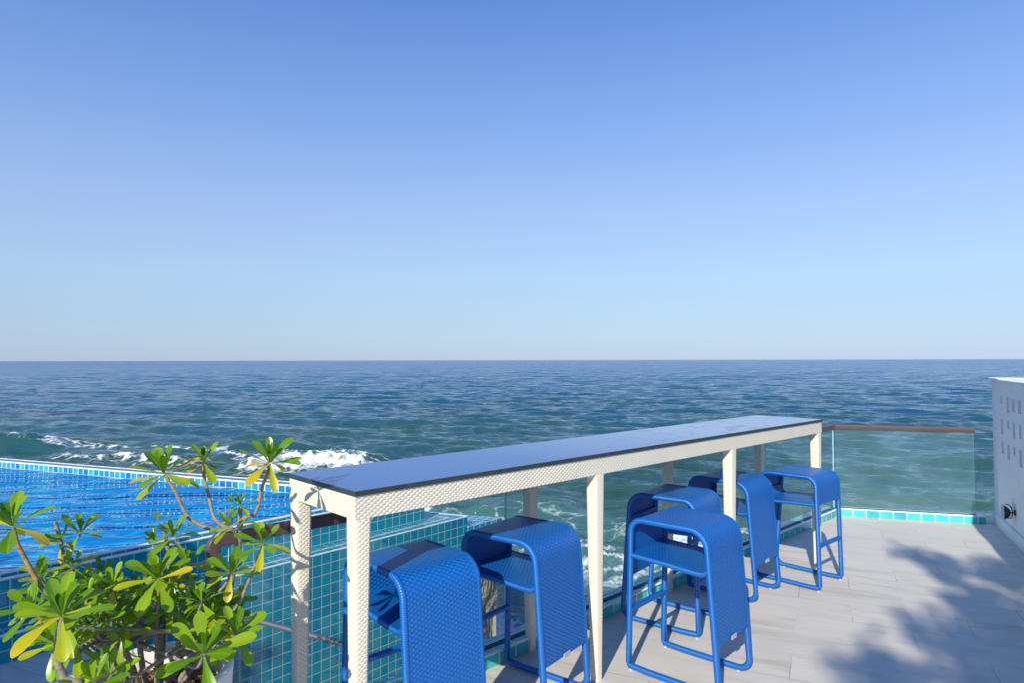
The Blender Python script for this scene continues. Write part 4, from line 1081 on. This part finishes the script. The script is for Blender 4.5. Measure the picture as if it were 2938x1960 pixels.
# ------------------------------------------------------------------ sea
def sea():
    na, r = 1040, [4.4]
    while r[-1] < 460: r.append(r[-1]*1.0037)
    r = np.array(r); th = np.linspace(-R(64), R(64), na)
    RR, TT_ = np.meshgrid(r, th, indexing='ij')
    X, Y = RR*np.sin(TT_), RR*np.cos(TT_)
    step = RR*0.0037
    Z = np.zeros_like(X); DX = np.zeros_like(X); DY = np.zeros_like(X)
    base = -math.pi/2-0.25
    for i in range(110):
        lam = 0.25*(9/0.25)**((i+rng.random())/110); k_ = 2*math.pi/lam
        a = base+rng.normal(0, 0.36 if lam < 2 else 0.22)
        amp = 0.0085*lam if lam < 1.7 else 0.0145*(1.7/lam)**0.15
        kx, ky = math.cos(a)*k_, math.sin(a)*k_; ph = rng.random()*6.283
        w = np.clip((lam/step-2.5)/3, 0, 1)
        q = kx*X+ky*Y+ph
        # groups
        g = 0.75+0.5*np.sin(0.13*k_*(X*math.cos(a+1.2)+Y*math.sin(a+1.2))*0.5+ph*2)
        Z += amp*w*g*np.cos(q); DX -= amp*w*g*math.cos(a)*np.sin(q)*0.75; DY -= amp*w*g*math.sin(a)*np.sin(q)*0.75
    foam = np.zeros_like(X); rough = rng.normal(0, 1, X.shape); rough = (rough+np.roll(rough, 1, 0)+np.roll(rough, 1, 1)+np.roll(rough, (1, 1), (0, 1)))/2
    # s: distance seaward along NM
    def wob(x, f, seed): return np.sin(f*x+seed)+0.5*np.sin(2.3*f*x+seed*2)+0.25*np.sin(5.1*f*x+seed*3)
    def sm(a, b, x): t = np.clip((x-a)/(b-a), 0, 1); return t*t*(3-2*t)
    # breakers: (centre x, half width, y at centre, slope, height, foam)
    for (xc_, hw, yc, sl, h, fm) in [(-6.0, 2.9, 19.6, -0.10, .42, 1.0), (-12.0, 4.0, 21.3, -0.12, .22, .9), (-19.5, 3.8, 24.3, 0.05, .42, .0), (-9.0, 2.0, 24.2, 0.0, .22, .35), (0.3, 1.5, 13.6, -.1, .22, .62), (9.5, 4, 8.8, -.2, .1, .8), (-2.5, 2.2, 13.9, -.1, .14, .8), (5.5, 3.5, 14.5, -.15, .16, .1)]:
        yy = yc+sl*(X-xc_)+0.25*wob(X, 0.9, xc_)
        win = sm(hw, hw*0.45, np.abs(X-xc_)); s = Y-yy
        Z += h*win*np.where(s > 0, np.exp(-(s/1.5)**2), np.exp(-(s/0.55)**2))
        front = win*sm(0.05, -0.18, s)*sm(-1.6, -0.5, s)
        trail = win*sm(0.3, -0.6, s)*sm(-4.0, -0.8, s)
        foam = np.maximum(foam, fm*np.maximum(front*0.86, trail*0.60))
        Z += 0.10*fm*front*h/0.3*(0.5+0.5*np.sin(5*X+3*Y)*np.sin(7*X-4*Y))
    # wash close to the walls
    shore = Y*0.93+X*0.366
    foam = np.maximum(foam, 0.95*sm(15.0, 10.5, shore+0.8*wob(X, 0.8, 2))*(0.72+0.28*wob(X+Y, 0.7, 4)))
    foam = np.maximum(foam, 0.40*sm(1.0, 0.0, np.abs(shore-13.2)/1.6)+0*X)
    foam = np.maximum(foam, 0.78*sm(1.7, 0.3, np.abs(shore-17.2-0.4*wob(X, .5, 1)))*sm(-1, -5, X))
    foam = np.maximum(foam, 0.34*sm(5, 0, np.abs(shore-22)) * (0.7+0.3*wob(X*0.6, 1.1, 7)))
    crest = sm(0.24, 0.42, Z)*0.45*(RR < 260)*(np.sin(X*.37+Y*.21)*np.sin(X*.11-Y*.29+1) > .45); foam = np.maximum(foam, crest)
    Z += rough*0.022*sm(0.45, 0.85, foam)*(RR < 40)
    V = np.stack([X+DX, Y+DY, SEA+Z], -1).reshape(-1, 3)
    nr = len(r)
    idx = np.arange(nr*na).reshape(nr, na)
    F1 = np.stack([idx[:-1, :-1], idx[:-1, 1:], idx[1:, 1:], idx[1:, :-1]], -1).reshape(-1, 4)[:, ::-1]
    # outer rings out to the horizon
    ro = [r[-1]*1.0]; 
    while ro[-1] < 42000: ro.append(ro[-1]*1.12)
    ro = np.array(ro); ns = 120; t2 = np.linspace(-R(64), R(64), ns)
    R2, T2 = np.meshgrid(ro, t2, indexing='ij'); V2 = np.stack([R2*np.sin(T2), R2*np.cos(T2), np.full_like(R2, SEA-0.02)], -1)
    V2[0, :, 0] *= 0.97; V2[0, :, 1] *= 0.97; V2[0, :, 2] -= 0.3
    V2 = V2.reshape(-1, 3); off = len(V)
    id2 = np.arange(len(ro)*ns).reshape(len(ro), ns)+off
    F2 = np.stack([id2[:-1, :-1], id2[:-1, 1:], id2[1:, 1:], id2[1:, :-1]], -1).reshape(-1, 4)[:, ::-1]
    VV = np.concatenate([V, V2]); FF = np.concatenate([F1, F2])
    me = bpy.data.meshes.new('sea'); me.vertices.add(len(VV)); me.vertices.foreach_set('co', VV.ravel())
    me.loops.add(FF.size); me.loops.foreach_set('vertex_index', FF.ravel().astype(np.int32))
    me.polygons.add(len(FF)); me.polygons.foreach_set('loop_start', np.arange(0, FF.size, 4, dtype=np.int32))
    me.polygons.foreach_set('use_smooth', np.ones(len(FF), bool))
    at = me.attributes.new('foam', 'FLOAT', 'POINT'); at.data.foreach_set('value', np.concatenate([np.clip(foam, 0, 1).ravel(), np.zeros(len(V2))]))
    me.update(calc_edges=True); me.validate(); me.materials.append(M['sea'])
    o = bpy.data.objects.new('sea', me); col.objects.link(o); tag(o, kind='structure')
sea()

# ------------------------------------------------------------------ light
sun = bpy.data.lights.new('sun', 'SUN'); sun.energy = 5.0; sun.angle = R(0.53); sun.color = (1.0, 0.92, 0.77)
so_ = bpy.data.objects.new('sun', sun); col.objects.link(so_)
so_.rotation_euler = TO_SUN.to_track_quat('Z', 'Y').to_euler()
w = bpy.data.worlds.new('World'); scene.world = w; w.use_nodes = True; nt = w.node_tree
bg = nt.nodes['Background']; sky = nt.nodes.new('ShaderNodeTexSky'); sky.sky_type = 'NISHITA'; sky.sun_disc = False
sky.sun_elevation = EL; sky.sun_rotation = math.atan2(TO_SUN.x, TO_SUN.y)
sky.altitude = 0; sky.air_density = 1.0; sky.dust_density = 0.3; sky.ozone_density = 2.0
k = N(nt); tc = nt.nodes.new('ShaderNodeTexCoord').outputs['Generated']
sx = nt.nodes.new('ShaderNodeSeparateXYZ'); nt.links.new(tc, sx.inputs[0])
hz = k.ramp(k.math('MAXIMUM', sx.outputs[2], 0.0), [(0.0, (.36, .49, .70)), (0.04, (.37, .53, .74)), (0.12, (.38, .57, .82)), (0.22, (.33, .49, .84)), (0.34, (.205, .375, .78)), (0.48, (.11, .25, .66)), (1.0, (.04, .14, .46))])
grad = k.math('ADD', 0.97, k.math('MULTIPLY', sx.outputs[0], 0.12))
hz2 = k.new('ShaderNodeVectorMath', operation='SCALE'); nt.links.new(hz, hz2.inputs[0]); nt.links.new(grad, hz2.inputs['Scale'])
sk = k.new('ShaderNodeVectorMath', operation='SCALE'); nt.links.new(sky.outputs[0], sk.inputs[0]); sk.inputs['Scale'].default_value = 0.11
out = k.mix(0.85, sk.outputs[0], hz2.outputs[0])
nt.links.new(out, bg.inputs[0]); bg.inputs[1].default_value = 1.0
scene.view_settings.view_transform = 'Standard'; scene.view_settings.look = 'None'
scene.view_settings.exposure = 0.25; scene.view_settings.gamma = 1
scene.cycles.max_bounces = 8; scene.cycles.transparent_max_bounces = 12
